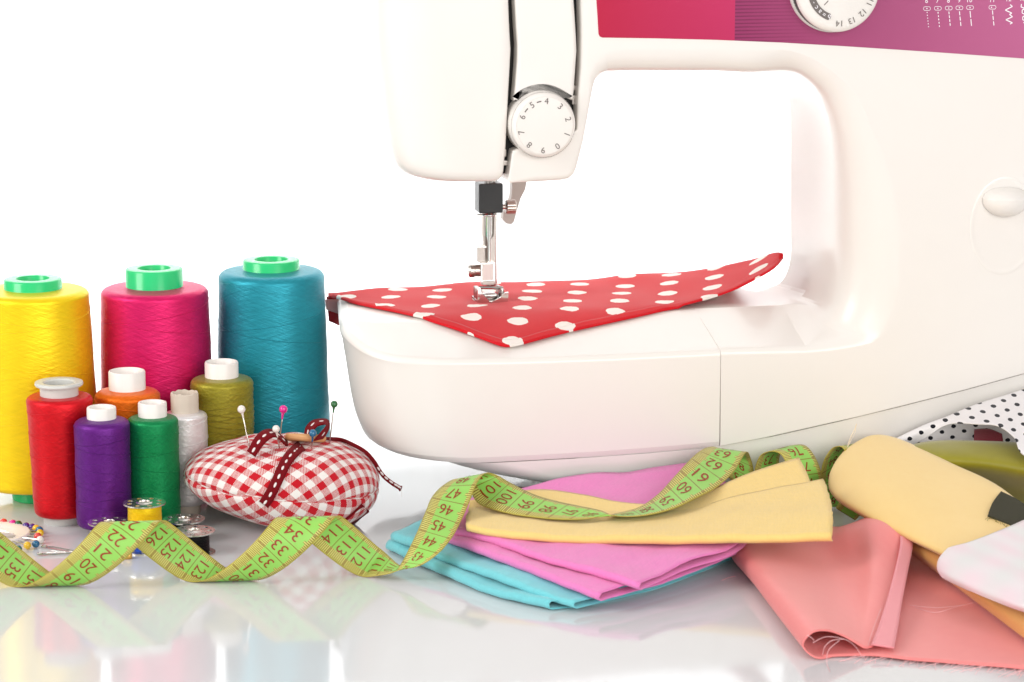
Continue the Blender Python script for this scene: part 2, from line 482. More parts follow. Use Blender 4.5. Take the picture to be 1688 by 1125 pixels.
edgept(841.5, 275, 1, 0, .12); edgept(838, 296, 1, 0, .1); edgept(838.5, 300, .7, .7, .1); edgept(842, 302, .1, 1, .1)
edgept(880, 301, 0, 1); edgept(925, 298.5, 0, 1); edgept(938, 296, -.4, .9); edgept(947, 289, -.8, .6); edgept(952, 278, -1, .2)
edgept(962, 235, -1, 0, .2); edgept(974, 170, -1, 0, .22); edgept(979, 145, -1, .1, .3); edgept(984, 133, -.8, .6, .5); edgept(993, 125, -.5, .85, .8); edgept(1006, 121.5, -.2, 1, 1.1); edgept(1030, 121, 0, 1, 1.25); edgept(1110, 121, 0, 1, 1.25); edgept(1190, 121, 0, 1, 1.25)
n0 = len(K0)-1
YK = 9.7          # depth of the rear edge of the opening
full((1245, 82), (1240, 120), 0, (1235, 121), YK)
full((1300, 84), (1295, 117), .3, (1262, 121.5), YK)
full((1350, 103), (1328, 126), .25, (1288, 137), YK)
full((1405, 150), (1362, 160), .25, (1301, 166), YK)
full((1444, 220), (1385, 222), .25, (1303.5, 216), YK)
full((1471, 290), (1396, 290), .25, (1303.5, 282), YK)
full((1485, 365), (1402, 360), .25, (1303.5, 352), YK)
full((1488, 432), (1404, 430), .25, (1303, 425), YK)
full((1483, 492), (1398, 488), .25, (1290, 462), YK)
full((1465, 540), (1392, 520), .25, (1268, 474), YK)
full((1435, 566), (1380, 550), .2, (1240, 482), YK)
q = K0[-1]; K0[-1] = (q[0], q[1], Vector((M(1304, 506, YF).x, YF, ZT+.05)), Vector((M(1238, 483, YK).x, YK, ZT)))
x = M(1330, 575).x; full((1330, 584), (1330, 574), 0, (1330, 574), 0)
K0[-1] = (K0[-1][0], K0[-1][1], Vector((M(1286, 508, YF).x, YF, ZT)), Vector((M(1210, 484, 9.7).x, 14.8, ZT)))
n1 = len(K0)-1
x = M(1187, 577).x; p0 = M(1187, 587); p1 = M(1187, 577)
K0.append((p0+Vector((.06, 0, 0)), p1+Vector((.03, 0, 0)), Vector((x+.03, YF, ZT)), Vector((x+.03, 14.8, ZT))))
K0.append((M(1187, 600)+Vector((.06, 0, 0)), M(1187, 600)+Vector((.03, 0, 0)), Vector((x+.03, YF, 6)), Vector((x+.03, 14.8, 6))))
for a, b in [q for q in seam_px if q[0] >= 1187]:
    p = M(a, b); p = Vector((max(p.x, xr+.03), 0, p.z+.045)); K0.append((p+Vector((.03 if a == 1187 else 0, 0, .06)), p, p+Vector((0, 5, 0)), p+Vector((0, 12, 0))))
for a, b, nx, nz in ((1900, 0, -1, 0), (1900, -300, -1, -.6), (1870, -330, -.6, -1), (1500, -330, 0, -1), (1100, -330, 0, -1)):
    p = M(a, b); K0.append((p+Vector((nx, 0, nz))*.8, p, p+Vector((0, 5, 0)), p+Vector((0, 13, 0))))
# refine the curved opening part
seg = K0[n0:n1+1]; ref = list(zip(*[cr(list(c), 4) for c in zip(*seg)]))
K0 = K0[:n0]+ref+K0[n1+1:]
loops = []
def pathpts(k):
    a, b, c, d = k; out = []
    la = (b-a).length; q = b+(c-b)*min(1, max(.02, la/max((c-b).length, 1e-6)))
    for i in range(15):
        s = i/14; out.append(a*(1-s)**2+b*2*s*(1-s)+q*s*s)
    for i in range(1, 4): out.append(q.lerp(c, i/3))
    for i in range(1, 4): out.append(c.lerp(d, i/3))
    return out
PT = [pathpts(k) for k in K0]
loops = [[pp[i] for pp in PT] for i in range(len(PT[0]))]
mk(MB().loft(loops), 'body', WHITE, sharp=11.5)
# head faceplate (left block)
LS = [(-330, 606), (-160, 611), (0, 617), (60, 619), (110, 623), (160, 629), (200, 634), (240, 640), (262, 645), (277, 651), (288, 659), (296, 669), (301, 682)]
RS = [(-330, 842), (-160, 841), (0, 839.5), (45, 841), (85, 843.5), (130, 841), (165, 839), (240, 835.5), (302, 830)]
loops = []
rows = [-330, -240, -160, -80, 0, 30, 60, 83, 110, 135, 160, 185, 210, 230, 245, 258, 268, 277, 284, 290, 295, 299, 301.5, 303]
for y in rows:
    xl = M(interp(LS, y), y, 2.2).x; xrr = M(interp(RS, y), y).x; z = M(740, y).z
    d = max(0, (y-285)/18); ins = .45*(1-math.sqrt(max(0, 1-d*d)))
    l = []; rx, ry = 3.5, 2.6; e = 2.4
    l += [Vector((xrr-ins, .35, z)), Vector((xrr-ins-.04, .10+ins*.5, z)), Vector((xrr-ins-.14, .03+ins, z))]
    for k in range(1, 9): l.append(Vector((xrr-.14-ins+(xl+rx-xrr+.14+ins)*k/8, ins, z)))
    for k in range(1, 21):
        a = math.pi/2*k/20; l.append(Vector((xl+rx-(rx-ins)*math.sin(a)**(2/e), ry-(ry-ins)*math.cos(a)**(2/e), z)))
    l += [Vector((xl+ins+.3, 5, z)), Vector((xl+ins+.9, 9, z)), Vector((xl+ins+1.6, 11, z)), Vector((xl+3, 11.6, z)), Vector((xrr-ins, 11.6, z)), Vector((xrr-ins, 6, z))]
    loops.append(l)
mk(MB().loft(loops), 'face_cover', WHITE, sharp=60)
# take-up lever cover between the slots
def plate(out, y0, y1, r, steps=5):
    pts = [M(a, b) for a, b in out]; n = len(pts)
    nr = []
    ar = sum(pts[i].x*pts[(i+1) % n].z-pts[(i+1) % n].x*pts[i].z for i in range(n)); sg = 1 if ar > 0 else -1
    for i in range(n):
        d = (pts[(i+1) % n]-pts[i-1]); q = Vector((-d.z, 0, d.x))*sg; nr.append(q.normalized() if q.length else q)
    loops = []
    for k in range(steps+1):
        a = math.pi/2*k/steps
        loops.append([p+n_*(r*(1-math.sin(a)))+Vector((0, y0+r*(1-math.cos(a)), 0)) for p, n_ in zip(pts, nr)])
    loops.append([p+Vector((0, y1, 0)) for p in pts])
    return MB().loft(loops)
arc = [(893+60*math.sin(R(a)), 206-60*math.cos(R(a))) for a in range(-46, 50, 8)]
mk(plate([(848, -330), (848.5, -160), (849, 0), (851.5, 45), (853.5, 75), (853, 100), (850, 140), (848, 160), (847.5, 165), (848.5, 168)]+arc[0:]+[(943, 166), (945.5, 163), (947, 150), (950, 105), (951.5, 85), (950.5, 60), (948, 20), (946.5, 0), (945, -160), (944, -330)], -.02, .9, .22), 'lever_cover', WHITE, sharp=60)
xa, xb = M(834, 100).x, M(956, 100).x
inn = MB(); inn.box(xa-.2, xb+.5, .95, 8, M(800, 215).z, M(800, -325).z, .1); inn.box(xa-.2, M(915, 250).x, .95, 8, M(800, 292).z, M(800, 215).z-.01, .1)
mk(inn, 'inner_frame', DARKIN)
for (a, b, c_, d, yy) in ((832, 840, 250, 262, .75), (829, 842, 268, 276, .6), (949, 957, 144, 152, .7), (948, 956, 160, 175, .6)):
    mk(MB().box(M(a, c_).x, M(b, c_).x, yy, yy+.6, M(a, d).z, M(a, c_).z, .04), 'inner_linkage', STEELD)
# thread tension dial
dc = M(898, 207.5, -.9)
DR = 1.57
mb = MB(); mb.lathe([(0, -1.8), (DR*1.06, -1.8), (DR*1.06, -.5), (DR*1.045, -.3)], 150, dc, (0, -1, 0), knurl=.014)
mb.lathe([(DR*1.045, -.3), (DR*1.02, -.16), (DR*.975, -.06), (DR*.93, -.015), (DR*.925, -.03), (DR*.915, -.03), (DR*.91, 0), (DR*.5, 0.015), (0, .02)], 96, dc, (0, -1, 0))
DIAL = mk(mb, 'tension_dial', WHITE, sharp=50, wn=False)
def printon(mb, txt, c, ang, size, yl):
    v, f = glyphs(txt, size); ca, sa = math.cos(ang), math.sin(ang)
    mb.add([Vector((c.x+x*ca+y*sa, yl, c.z-x*sa+y*ca)) for x, y in v], [tuple(reversed(q)) for q in f])
mb = MB()
for n in range(10):
    a = R(4+(4-n)*36); rr = 1.24
    printon(mb, str(n), Vector((dc.x+rr*math.sin(a), 0, dc.z+rr*math.cos(a))), a, .31, dc.y-.026)
for am in (-14, -50):
    pts = []
    for k in range(6):
        a = R(am-5.5+11*k/5); pts.append([Vector((dc.x+r*math.sin(a), dc.y-.026, dc.z+r*math.cos(a))) for r in (1.21, 1.27)])
    mb.grid(pts)
mk(mb, 'number_print', PRINTG, DIAL, smooth=False, wn=False)
mb = MB(); a = M(897, 152, -.035); mb.sphere(a, .05, 8, 6, (1.4, .3, .7)); a2 = M(903, 152, -.035); mb.sphere(a2, .04, 8, 6, (1, .3, .7))
mk(mb, 'index_mark', PRINTW, wn=False)
# magenta control panel
t = NT('panel_print'); c = t.coord(); x, y, z = t.sep(c)
xb_ = M(1211, 40).x
side = t.math('GREATER_THAN', x, xb_)
g1 = t.math('MULTIPLY_ADD', x, 1/(xb_-M(985, 0).x), -M(985, 0).x/(xb_-M(985, 0).x))
left = t.mix(g1, lin(182, 18, 62), lin(192, 40, 94))
g2 = t.math('DIVIDE', t.math('SUBTRACT', x, xb_), M(1688, 0).x-xb_)
right = t.mix(g2, lin(148, 44, 96), lin(188, 98, 142))
ln = t.math('LESS_THAN', t.math('FRACT', t.math('MULTIPLY', z, 5.5)), .38)
fade = t.math('MAXIMUM', t.math('MULTIPLY', t.math('SUBTRACT', .75, t.math('MULTIPLY', g2, 2.6)), ln), 0.0)
right = t.mix(fade, right, lin(106, 22, 68))
sp_ = t.noise(c, 30, 2); right = t.mix(t.math('MULTIPLY', t.math('GREATER_THAN', sp_, .68), .25), right, lin(150, 70, 110))
t.setc(t.mix(side, left, right)); t.p(Roughness=.38, Specular_IOR_Level=.4)
PANEL = mk(plate([(980, -330), (981, -160), (983, 0), (985, 30), (986.5, 56), (988.5, 60.5), (993, 62.3), (1080, 63.5), (1180, 66), (1290, 70.5), (1400, 77), (1545, 86.5), (1690, 97), (1893, 113), (1893, -320), (1400, -325)], -.035, .02, .02, 2), 'control_panel', t.m, sharp=60, wn=False)
# stitch symbols printed on the panel
mb = MB()
YP = -.045
def pq(x0, y0, x1, y1, wd):
    a = M(x0, y0, YP); b = M(x1, y1, YP); d = (b-a).normalized(); n = Vector((-d.z, 0, d.x))*wd/2
    mb.add([a+n, b+n, b-n, a-n], [(0, 1, 2, 3)])
cols = [(1528, '6', [(20 + k*4.7, 20+k*4.7+1.7) for k in range(6)]), (1546, '7', [(20+k*5.5, 20+k*5.5+2.8) for k in range(5)]),
        (1564, '8', [(19.5+k*6.3, 19.5+k*6.3+4.3) for k in range(4)]), (1581.5, '9', [(19+k*8.7, 19+k*8.7+6.6) for k in range(3)]),
        (1599, '10', [(18.5, 29.5), (32, 43)]), (1636, '11', [(17.5+k*9, 17.5+k*9+6.8) for k in range(3)])]
for k, (px, tx, ds) in enumerate(cols):
    oy = 14.5-k*.42
    ring = []
    for j in range(33):
        a = 2*math.pi*j/32; ex = 3.2*(1 if math.cos(a) > 0 else -1)
        ring.append([M(px+ex+r*math.cos(a)*(.85), oy+r*math.sin(a), YP) for r in (2.6, 3.4)])
    mb.grid(ring)
    cc = M(px + (-1.5 if tx == '11' else 0), oy, YP); mb.add([cc+Vector((.035*math.cos(R(60*j)), 0, .035*math.sin(R(60*j)))) for j in range(6)], [(0, 1, 2, 3, 4, 5)])
    for y0, y1 in ds: pq(px+(y0-18)*.1, y0, px+(y1-18)*.1, y1, .045)
    printon(mb, tx, M(px-.5, 1.5-k*.3, YP), 0, .24, YP)
zz = [(1665, 8), (1669, 11), (1657, 17), (1668, 22), (1664, 24), (1669, 28), (1658, 33), (1669, 38), (1665, 40)]
for a, b in zip(zz, zz[1:]): pq(*a, *b, .05)
printon(mb, '12', M(1663, -1.5, YP), 0, .24, YP); printon(mb, '13', M(1686, -2.2, YP), 0, .24, YP)
zz = [(1684, 7), (1683, 12), (1690, 14), (1685, 17), (1685, 22), (1692, 25), (1686, 28), (1686, 33), (1693, 35), (1687, 38)]
for a, b in zip(zz, zz[1:]): pq(*a, *b, .05)
mk(mb, 'stitch_print', PRINTW, PANEL, smooth=False, wn=False)
# pattern selector dial
sc = M(1384, -19, -1.3); SR = 2.24
mb = MB(); mb.lathe([(0, -1.29), (SR*1.03, -1.29), (SR*1.035, -1.10), (SR*1.03, -1.0), (SR*.99, -.98)], 120, sc, (0, -1, 0))
SEL = mk(mb, 'selector_dial', WHITE, sharp=50, wn=False)
mk(MB().lathe([(SR*.985, -1.05), (SR*.985, -.42), (SR*.97, -.40)], 160, sc, (0, -1, 0), knurl=.012), 'dial_shade_rim', BLACK, SEL, wn=False)  # side of the dial, coloured black to stand in for its shadow
mk(MB().lathe([(SR*1.0, -.42), (SR*1.0, -.3), (SR*.975, -.16), (SR*.93, -.05), (SR*.85, 0), (0, .03)], 120, sc, (0, -1, 0)), 'dial_cap', WHITE, SEL, wn=False)
mb = MB(); Yd = sc.y-.04
for n, a in ((14, 180), (13, 158), (12, 136), (11, 114), (10, 92), (1, 222+2)):
    rr = 1.78 if n != 1 else 1.01
    a = R(a); printon(mb, str(n), Vector((sc.x+rr*math.sin(a), 0, sc.z+rr*math.cos(a))), a, .30, Yd)
pts = []
for k in range(25):
    a = R(197+70*k/24); wv = .17 if 0 < k < 24 else .06
    pts.append([Vector((sc.x+(1.53+q)*math.sin(a), Yd, sc.z+(1.53+q)*math.cos(a))) for q in (wv, -wv)])
mb.grid(pts)
mk(mb, 'number_print', PRINTG, SEL, smooth=False, wn=False)
mb = MB()
for k, ch in enumerate(('b', '=', 'a', 'c', '-')):
    a = R(201+k*10.5); printon(mb, ch, Vector((sc.x+1.53*math.sin(a), 0, sc.z+1.53*math.cos(a))), a, (.24 if ch == 'b' else .17 if ch in 'ac' else .10 if ch == '=' else .03), Yd-.012)
mk(mb, 'letter_print', PRINTW, SEL, smooth=False, wn=False)
# reverse lever with its oval dish
oc = M(1655, 372); ring = []
for j in range(65):
    a = 2*math.pi*j/64; ex = math.cos(a); ez = math.sin(a)
    row = []
    for r, y in ((1.0, -.0), (.98, -.014), (.955, -.018), (.92, -.012), (.89, -.006), (0.86, -.005)):
        row.append(Vector((oc.x+1.90*r*ex, y-.002, oc.z+2.63*r*ez*(1 if ez < 0 else .98))))
    ring.append(row)
mk(MB().grid(ring), 'lever_dish', WHITE, wn=False)
lc = M(1657, 326); mb = MB(); rows = []
for i in range(13):
    th = math.pi*i/12; row = []
    for j in range(9):
        ph = math.pi/2*j/8
        row.append(Vector((lc.x+1.28*math.cos(th), -1.15*math.sin(th)*math.cos(ph)**.8-.02, lc.z-1.0*math.sin(th)*math.sin(ph))))
    rows.append(row)
mb.grid(rows)
rows = []
for i in range(13):
    th = math.pi*i/12
    rows.append([Vector((lc.x+1.28*math.cos(th), -1.15*math.sin(th)-.02, lc.z)), Vector((lc.x+1.24*math.cos(th), -1.1*math.sin(th)-.02, lc.z+.10+.05*math.sin(th))), Vector((lc.x+1.22*math.cos(th), -.5*math.sin(th)-.02, lc.z+.32*math.sin(th)+.1)), Vector((lc.x+1.22*math.cos(th), -.02, lc.z+.46*math.sin(th)+.1))])
mb.grid(rows)
mk(mb, 'reverse_lever', WHITE, sharp=50, wn=False)
# needle and presser assembly, at local depth YN
YN = 8.5
def mz(px, py, y=YN): return M(px, py, y)
def mbox(name, x0, y0, x1, y1, dep, mat, r=.05, yc=YN, off=0):
    a = mz(x0, y0, yc-dep/2); b = mz(x1, y1, yc-dep/2)
    return mk(MB().box(a.x, b.x, yc-dep/2+off, yc+dep/2+off, b.z, a.z, r), name, mat, wn=True, sharp=35)
def mtube(name, pts, r, mat, n=12, yc=YN):
    return mk(MB().tube([mz(a, b, yc) for a, b in pts], r, n), name, mat, wn=False)
mtube('needle_bar', [(809, 250), (809, 308)], .28, CHROME, 16)
mbox('needle_clamp', 789.5, 303.5, 829.5, 351.5, 1.15, BLACK, .1)
p = mz(836, 341); mb = MB()
mb.lathe([(0, -.6), (.14, -.6), (.14, .05), (0, .05)], 14, p, (1, 0, 0)); mb.build
mk(mb, 'screw_stem', STEELD, wn=False)
p = mz(842, 341)
mk(MB().lathe([(0, -.30), (.30, -.30), (.36, -.24), (.36, .22), (.30, .27), (0, .27)], 44, p, (1, 0, 0), knurl=.05), 'clamp_screw', STEELD, wn=False, sharp=30)
mb = MB()
mb.tube([mz(806, 354)+Vector((.36*math.cos(R(a)), .36*math.sin(R(a)), 0)) for a in range(0, 361, 20)], .055, 8)
mb.tube([mz(796, 354.5), mz(787, 354.5), mz(787, 352)], .05, 6)
mk(mb, 'thread_guide', CHROME, wn=False)
mk(MB().tube([mz(806.5, 350), mz(806.5, 400), mz(806.3, 425), mz(806.1, 438), mz(806, 447), mz(806, 455)], [.105, .105, .09, .07, .045, .012], 10), 'needle', CHROME, wn=False)
YB = YN+.9
mk(MB().lathe([(0, 0), (.34, 0), (.34, mz(810, 280, YB).z-mz(810, 470, YB).z), (0, mz(810, 280, YB).z-mz(810, 470, YB).z)], 20, mz(809, 470, YB)), 'presser_bar', CHROME, wn=False)
# flat ankle with waisted sheet metal outline
def sheet(name, outl, y0, y1, mat, r=.03, sharp=35):
    pts = [mz(a, b, y0) for a, b in outl]; n = len(pts)
    loops = [[Vector((p.x, y, p.z)) for p in pts] for y in (y0, y1)]
    return mk(MB().loft(loops), name, mat, wn=False, sharp=sharp)
sheet('ankle_plate', [(795.5, 357), (800, 357), (801, 388), (806, 402), (814, 388), (815, 357), (817, 357), (817, 468), (797, 468), (797, 402), (795, 386)], YN+.35, YN+.55, STEELD)
mbox('thread_cutter', 787, 405, 800, 432, .5, STEELD, .05, YN+.4)
sheet('cutter_hook', [(786, 404), (786, 400), (788, 400), (789, 406), (802, 406), (802, 409), (787, 409)], YN+.1, YN+.5, CHROME)
p = mz(783, 446.5, YN+.3)
mb = MB().lathe([(0, .62), (.33, .62), (.33, -.05), (.36, -.08), (.36, -.28), (.26, -.38), (0, -.4)], 30, p, (1, 0, 0))
mk(mb, 'thumb_screw', STEELD, wn=False, sharp=35)
FH = mbox('foot_holder', 792.5, 434, 816.5, 465, .5, CHROME, .04, YN+.1)
mbox('holder_face', 796, 436.5, 813, 462, .1, plastic('satin_steel', lin(225, 218, 212), .35), .02, YN-.17)
mbox('foot_pivot', 795, 463, 815, 470, .5, STEELD, .05, YN+.1)
# presser foot: two curled toes joined by a bridge and pivot bar
mb = MB()
mb.tube([mz(789, 474.5), mz(829, 475)], .09, 8)
for sgn, outl in ((-1, [(788, 476), (792, 475), (794, 483), (806, 496), (808, 500), (806, 502), (788, 502), (787, 500)]),
                  (1, [(838.5, 482.5), (837, 498), (834, 501.5), (812, 501.5), (810, 499.5), (812, 497.5), (824, 492), (833, 483)])):
    pts = [mz(a, b, YN-.45) for a, b in outl]
    mb.loft([[Vector((p_.x, YN-.45, p_.z)) for p_ in pts], [Vector((p_.x, YN-.25, p_.z)) for p_ in pts]])
mk(mb, 'presser_foot', CHROME, wn=False, sharp=35); mb = MB()
a = mz(786, 500, YN); b = mz(835, 500, YN)
zf = ZT+.16
mb.box(a.x, b.x, YN-.4, YN+1.4, zf, zf+.12, .04)
mb.box(mz(786, 490).x, mz(793, 490).x, YN-.3, YN+.9, zf+.1, zf+.75, .05); mb.box(mz(823, 490).x, mz(829, 490).x, YN-.3, YN+.9, zf+.1, zf+.75, .05)
mb.box(mz(797, 490).x, mz(820, 490).x, YN-.1, YN+.7, zf+.12, zf+.42, .08)
mk(mb, 'foot_plate', metal('dark_steel', (.34, .31, .29, 1), .25), wn=False, sharp=35)
# grey lifter lever behind
sheet('lifter_lever', [(845, 300), (868, 300), (866, 312), (858, 328), (853, 345), (847, 366), (843, 370), (835, 369), (829, 362), (830, 350), (838, 340), (843, 325)], YN+1.7, YN+2.3, GREYP)

# ------------------------------------------------------------------ red dotted cloth under the foot
reddot = dots('red_dotted_cotton', lin(214, 20, 32), lin(240, 232, 224), 2.47, .525, R(6), (0, 0), rough=.9)
def bedz(p):
    q = p-MO; yl = q.dot(EY); xl = q.dot(EX)
    if yl >= YF: return ZT
    ze = interp(EDGE, xl); return ze+(ZT-ze)*max(0, yl)/YF
def bedpt(px, py, lift=.12):
    z = ZT
    for _ in range(60): z += .35*(bedz(atZ(px, py, z+lift))-z)
    return atZ(px, py, z+lift)
front = [(541, 489, 'z'), (556, 492, 'z'), (575, 497, 0), (610, 505, 0), (655, 514, 0), (700, 525, 0), (745, 540, 0), (790, 556, 0), (822, 568, 0), (838, 571, 0), (862, 566, 0), (910, 553, 0), (960, 541, 0), (1010, 530, 0), (1060, 519, 0), (1100, 510, 0), (1140, 500, .15), (1180, 489, .35), (1215, 476, .7), (1250, 458, 1.4), (1275, 443, 1.8), (1291, 427, 2.1)]
back = [(541, 485, 'z'), (556, 484.5, 'z'), (575, 482, 0), (605, 478.5, 0), (650, 475, 0), (700, 472, 0), (745, 469, 0), (780, 467.5, 0), (810, 466.5, 0), (835, 466, 0), (862, 465.5, 0), (910, 464, 0), (960, 462, 0), (1010, 458, .05), (1060, 453, .15), (1100, 449.5, .25), (1140, 447, .4), (1180, 442, .7), (1215, 434, 1.1), (1250, 426, 1.6), (1275, 418, 2.1), (1290, 418.5, 2.4)]
def cp(q):
    if q[2] == 'z': return atZ(q[0], q[1], ZT+.05)
    if q[2] == 0: return bedpt(q[0], q[1], .13)
    return atZ(q[0], q[1], ZT+.12+q[2]) if q[2] > .6 else bedpt(q[0], q[1], .13+q[2])
Fr = [cp(q) for q in front]; Bk = [cp(q) for q in back]
Fr = resample(cr(Fr, 4), 90); Bk = resample(cr(Bk, 4), 90)
# match the two edges by pixel column
def bycol(L):
    return [(topx(p)[0], p) for p in L]
Fc = bycol(Fr); Bc = bycol(Bk); G = []
def pick(Lc, x):
    if x <= Lc[0][0]: return Lc[0][1]
    for (a, p), (b, q) in zip(Lc, Lc[1:]):
        if x <= b: return p.lerp(q, (x-a)/max(b-a, 1e-6))
    return Lc[-1][1]
for k in range(101):
    x = 541+750*k/100; a = pick(Fc, x); b = pick(Bc, x); row = []
    wr = [0, .015, .06, .14]+[.14+.86*j/10 for j in range(1, 11)]
    for s_ in wr:
        p = a.lerp(b, s_)
        z = p.z
        if 575 < x < 1120: z = max(bedz(p)+.13, z) if s_ > .02 else bedz(p)+.09
        fp = m2w(Vector((M(808, 495, YN).x, YN, 0))); dx_, dy_ = p.x-fp.x, p.y-fp.y; rr_ = math.hypot(dx_, dy_)
        z += .045*math.exp(-((rr_-2.2)/1.6)**2)*(1+math.sin(math.atan2(dy_, dx_)*7+.6))*min(1, s_*4)+.03*max(0, math.sin(p.x*.55+p.y*.8+.5))**3*min(1, s_*3)
        z += .05*math.sin(p.x*1.1+.8)*math.sin(p.y*.9)*min(1, s_*3)*(1 if x < 1150 else .3)+.03*math.exp(-((s_-.10)/.05)**2)
        row.append(Vector((p.x, p.y, z)))
    # drop behind the bed
    b2 = row[-1]
    df = max(.03, min(1, (x-580)/60, (1245-x)/60))
    row.append(b2+Vector((0, .35, -.10))*df); row.append(b2+Vector((0, .6, -.6))*df); row.append(b2+Vector((0, .7, -1.4))*df)
    G.append(row)
# unroll so a dot sits where the photo shows one
ref = bedpt(776.5, 524)
def uvw(p): return (p.x-ref.x, p.y-ref.y)
cu = []
for row in G:
    for j, p in enumerate(row):
        u = uvw(p); e = 0
        if j > len(row)-4: e = (row[len(row)-4].z-p.z)
        cu.append((u[0]+.5*2.47*math.cos(R(6))+.5*2.47*math.sin(R(6)), u[1]+e+.5*2.47*math.cos(R(6))-.5*2.47*math.sin(R(6))))
CL = thing('red_cloth', 'red cotton cloth with white polka dots lying under the presser foot', 'cloth', (G[0][0].x, G[0][0].y, ZT))
MB().grid(G, cu).build('cloth_sheet', reddot, CL, solid=.07, sharp=0)
hm = []; hu = []
for k in range(1, 100):
    row = G[k]; a = row[0]; d = row[12]-row[0]
    if d.length < .8: continue
    f = min(.9, .55/max(.2, abs(d.y)))
    r_ = []
    for s_ in (-.03, 0, .25, .5, .75, .97, 1.0):
        p = a+d*(f*s_); tt = max(0, f*s_); q = None
        for j in range(12):
            w0 = [0, .015, .06, .14]+[.14+.86*m_/10 for m_ in range(1, 11)]
            if w0[j] <= tt <= w0[j+1]: q = row[j].lerp(row[j+1], (tt-w0[j])/(w0[j+1]-w0[j])); break
        z = (q.z if q else p.z)+(.07 if 0 <= s_ < .98 else .02)+.015*math.sin(k*.7)
        if s_ < 0: z = a.z-.03
        r_.append(Vector((p.x, p.y, z)))
        u = uvw(p); hu.append((u[0]+.5*2.47*(math.cos(R(6))+math.sin(R(6))), u[1]+.5*2.47*(math.cos(R(6))-math.sin(R(6)))))
    hm.append(r_)
MB().grid(hm, hu).build('hem', reddot, CL, solid=.05, sharp=0)
# corner of the cloth hanging past the left end of the bed
g = [[atY(538, 489, 157.3), atY(552, 490, 157.4), atY(562, 491, 157.7)], [atY(540, 507, 157.3), atY(551, 510, 157.4), atY(561, 513, 157.7)], [atY(542, 530, 157.3), atY(550, 533, 157.4), atY(558.5, 537, 157.7)]]
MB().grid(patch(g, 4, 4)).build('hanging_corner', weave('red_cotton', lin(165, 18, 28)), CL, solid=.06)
g = [[atY(536, 494, 157.1), atY(561, 494, 157.5)], [atY(538, 511, 157.1), atY(559, 518, 157.5)]]
MB().grid(patch(g, 4, 4)).build('turned_hem', weave('pink_wrong_side', lin(214, 160, 158)), CL, solid=.06)

# ------------------------------------------------------------------ spools and cones of thread
def winding(mb, prof, turns, trav, r, n=44, jit=.0, seed=0, clear=.0):
    """thread strands wound up and down a profile [(radius, z)...]"""
    rnd = random.Random(seed)
    zs = [(z, rr) for rr, z in prof]; z0, z1 = zs[0][0], zs[-1][0]
    pts = []; tot = turns*n
    for i in range(tot+1):
        tt = i/n/trav; k = math.floor(tt); fr_ = tt-k; fr_ = fr_ if k % 2 == 0 else 1-fr_
        z = z0+(z1-z0)*fr_; a = 2*math.pi*i/n
        rr = interp(zs, z)+clear+jit*math.sin(i*.37+seed)*.5
        pts.append(Vector((rr*math.cos(a), rr*math.sin(a), z)))
    mb.tube(pts, r, 4, False)
def spool(name, label, px, D, col_mat, core_mat, rT, rB, rc, ztop, zth, zb, group, lean=0.0, flange=None, coarse=(60, 6, .022), collar_hole=.55, rough_core=False, sh=.35, seed=1, base_r=None, thr_name='thread'):
    D *= .988; p = atY(px[0], px[1], D); zth += p.z-ztop; ztop = p.z; bx = p.x
    T = thing(name, label, 'thread', (bx, D, 0), 0, group)
    T.rotation_euler = (0, 0, random.uniform(0, 6))
    o = Vector((0, 0, 0))
    # thread body
    prof = [(rc*.98, zb), (rB*.80, zb), (rB*.92, zb+.06), (rB*.98, zb+.18), (rB, zb+.40)]
    for k in range(1, 9):
        f = k/8; prof.append((rB+(rT-rB)*f+.015*math.sin(k*1.9+seed), zb+.35+(zth-sh-zb-.35)*f))
    for k in range(1, 7):
        a = math.pi/2*k/6; prof.append((rT-(sh*1.0)*(1-math.cos(a)), zth-sh+sh*math.sin(a)*.8))
    prof.append((rc*.98, zth-.02))
    mb = MB().lathe(prof, 72)
    body = [q for q in prof[4:13]]
    winding(mb, body, coarse[0], coarse[1], coarse[2], 40, .012, seed)
    mb.build(thr_name, col_mat, T, world=False, sharp=50)
    # core
    br = base_r or rc
    h = collar_hole*rc
    pr = [(h, .0), (br*.96, .0), (br, .06), (br, zb+.05), (rc, zb+.1), (rc, ztop-.07), (rc*.97, ztop-.015), (rc*.92, ztop), (h+.03, ztop), (h, ztop-.04), (h, .0)]
    if flange:
        pr = [(h, 0), (br*.96, 0), (br, .06), (br, zb+.05), (rc, zb+.1), (rc, ztop-.24), (flange*.97, ztop-.2), (flange, ztop-.13), (flange*.98, ztop-.02), (flange*.94, ztop), (h+.06, ztop-.03), (h, ztop-.1), (h, 0)]
    mb = MB().lathe(pr, 56)
    if rough_core:
        for v in mb.v:
            if v.z > ztop-.12: v.z += .022*math.sin(math.atan2(v.y, v.x)*5)+.02*math.sin(math.atan2(v.y, v.x)*11)
    mb.build('core', core_mat, T, world=False, sharp=40)
    return T
YEL = thread('yellow_thread', lin(252, 216, 24), dark=.84); PNK = thread('magenta_thread', lin(224, 28, 104), dark=.72)
TEA = thread('teal_thread', lin(38, 150, 168), dark=.72); REDT = thread('red_thread', lin(222, 18, 32), dark=.7)
PUR = thread('purple_thread', lin(104, 30, 132), dark=.7); GRN = thread('green_thread', lin(8, 138, 78), dark=.7)
ORA = thread('orange_thread', lin(250, 118, 16), dark=.68, sheen=.1, rough=.45, fine=8); OLV = thread('olive_thread', lin(164, 152, 44), dark=.55, sheen=.1, rough=.4, fine=8)
WHT = thread('white_thread', lin(236, 230, 230), dark=.88)
GC = 'large cones of thread'; GS = 'small spools of thread'
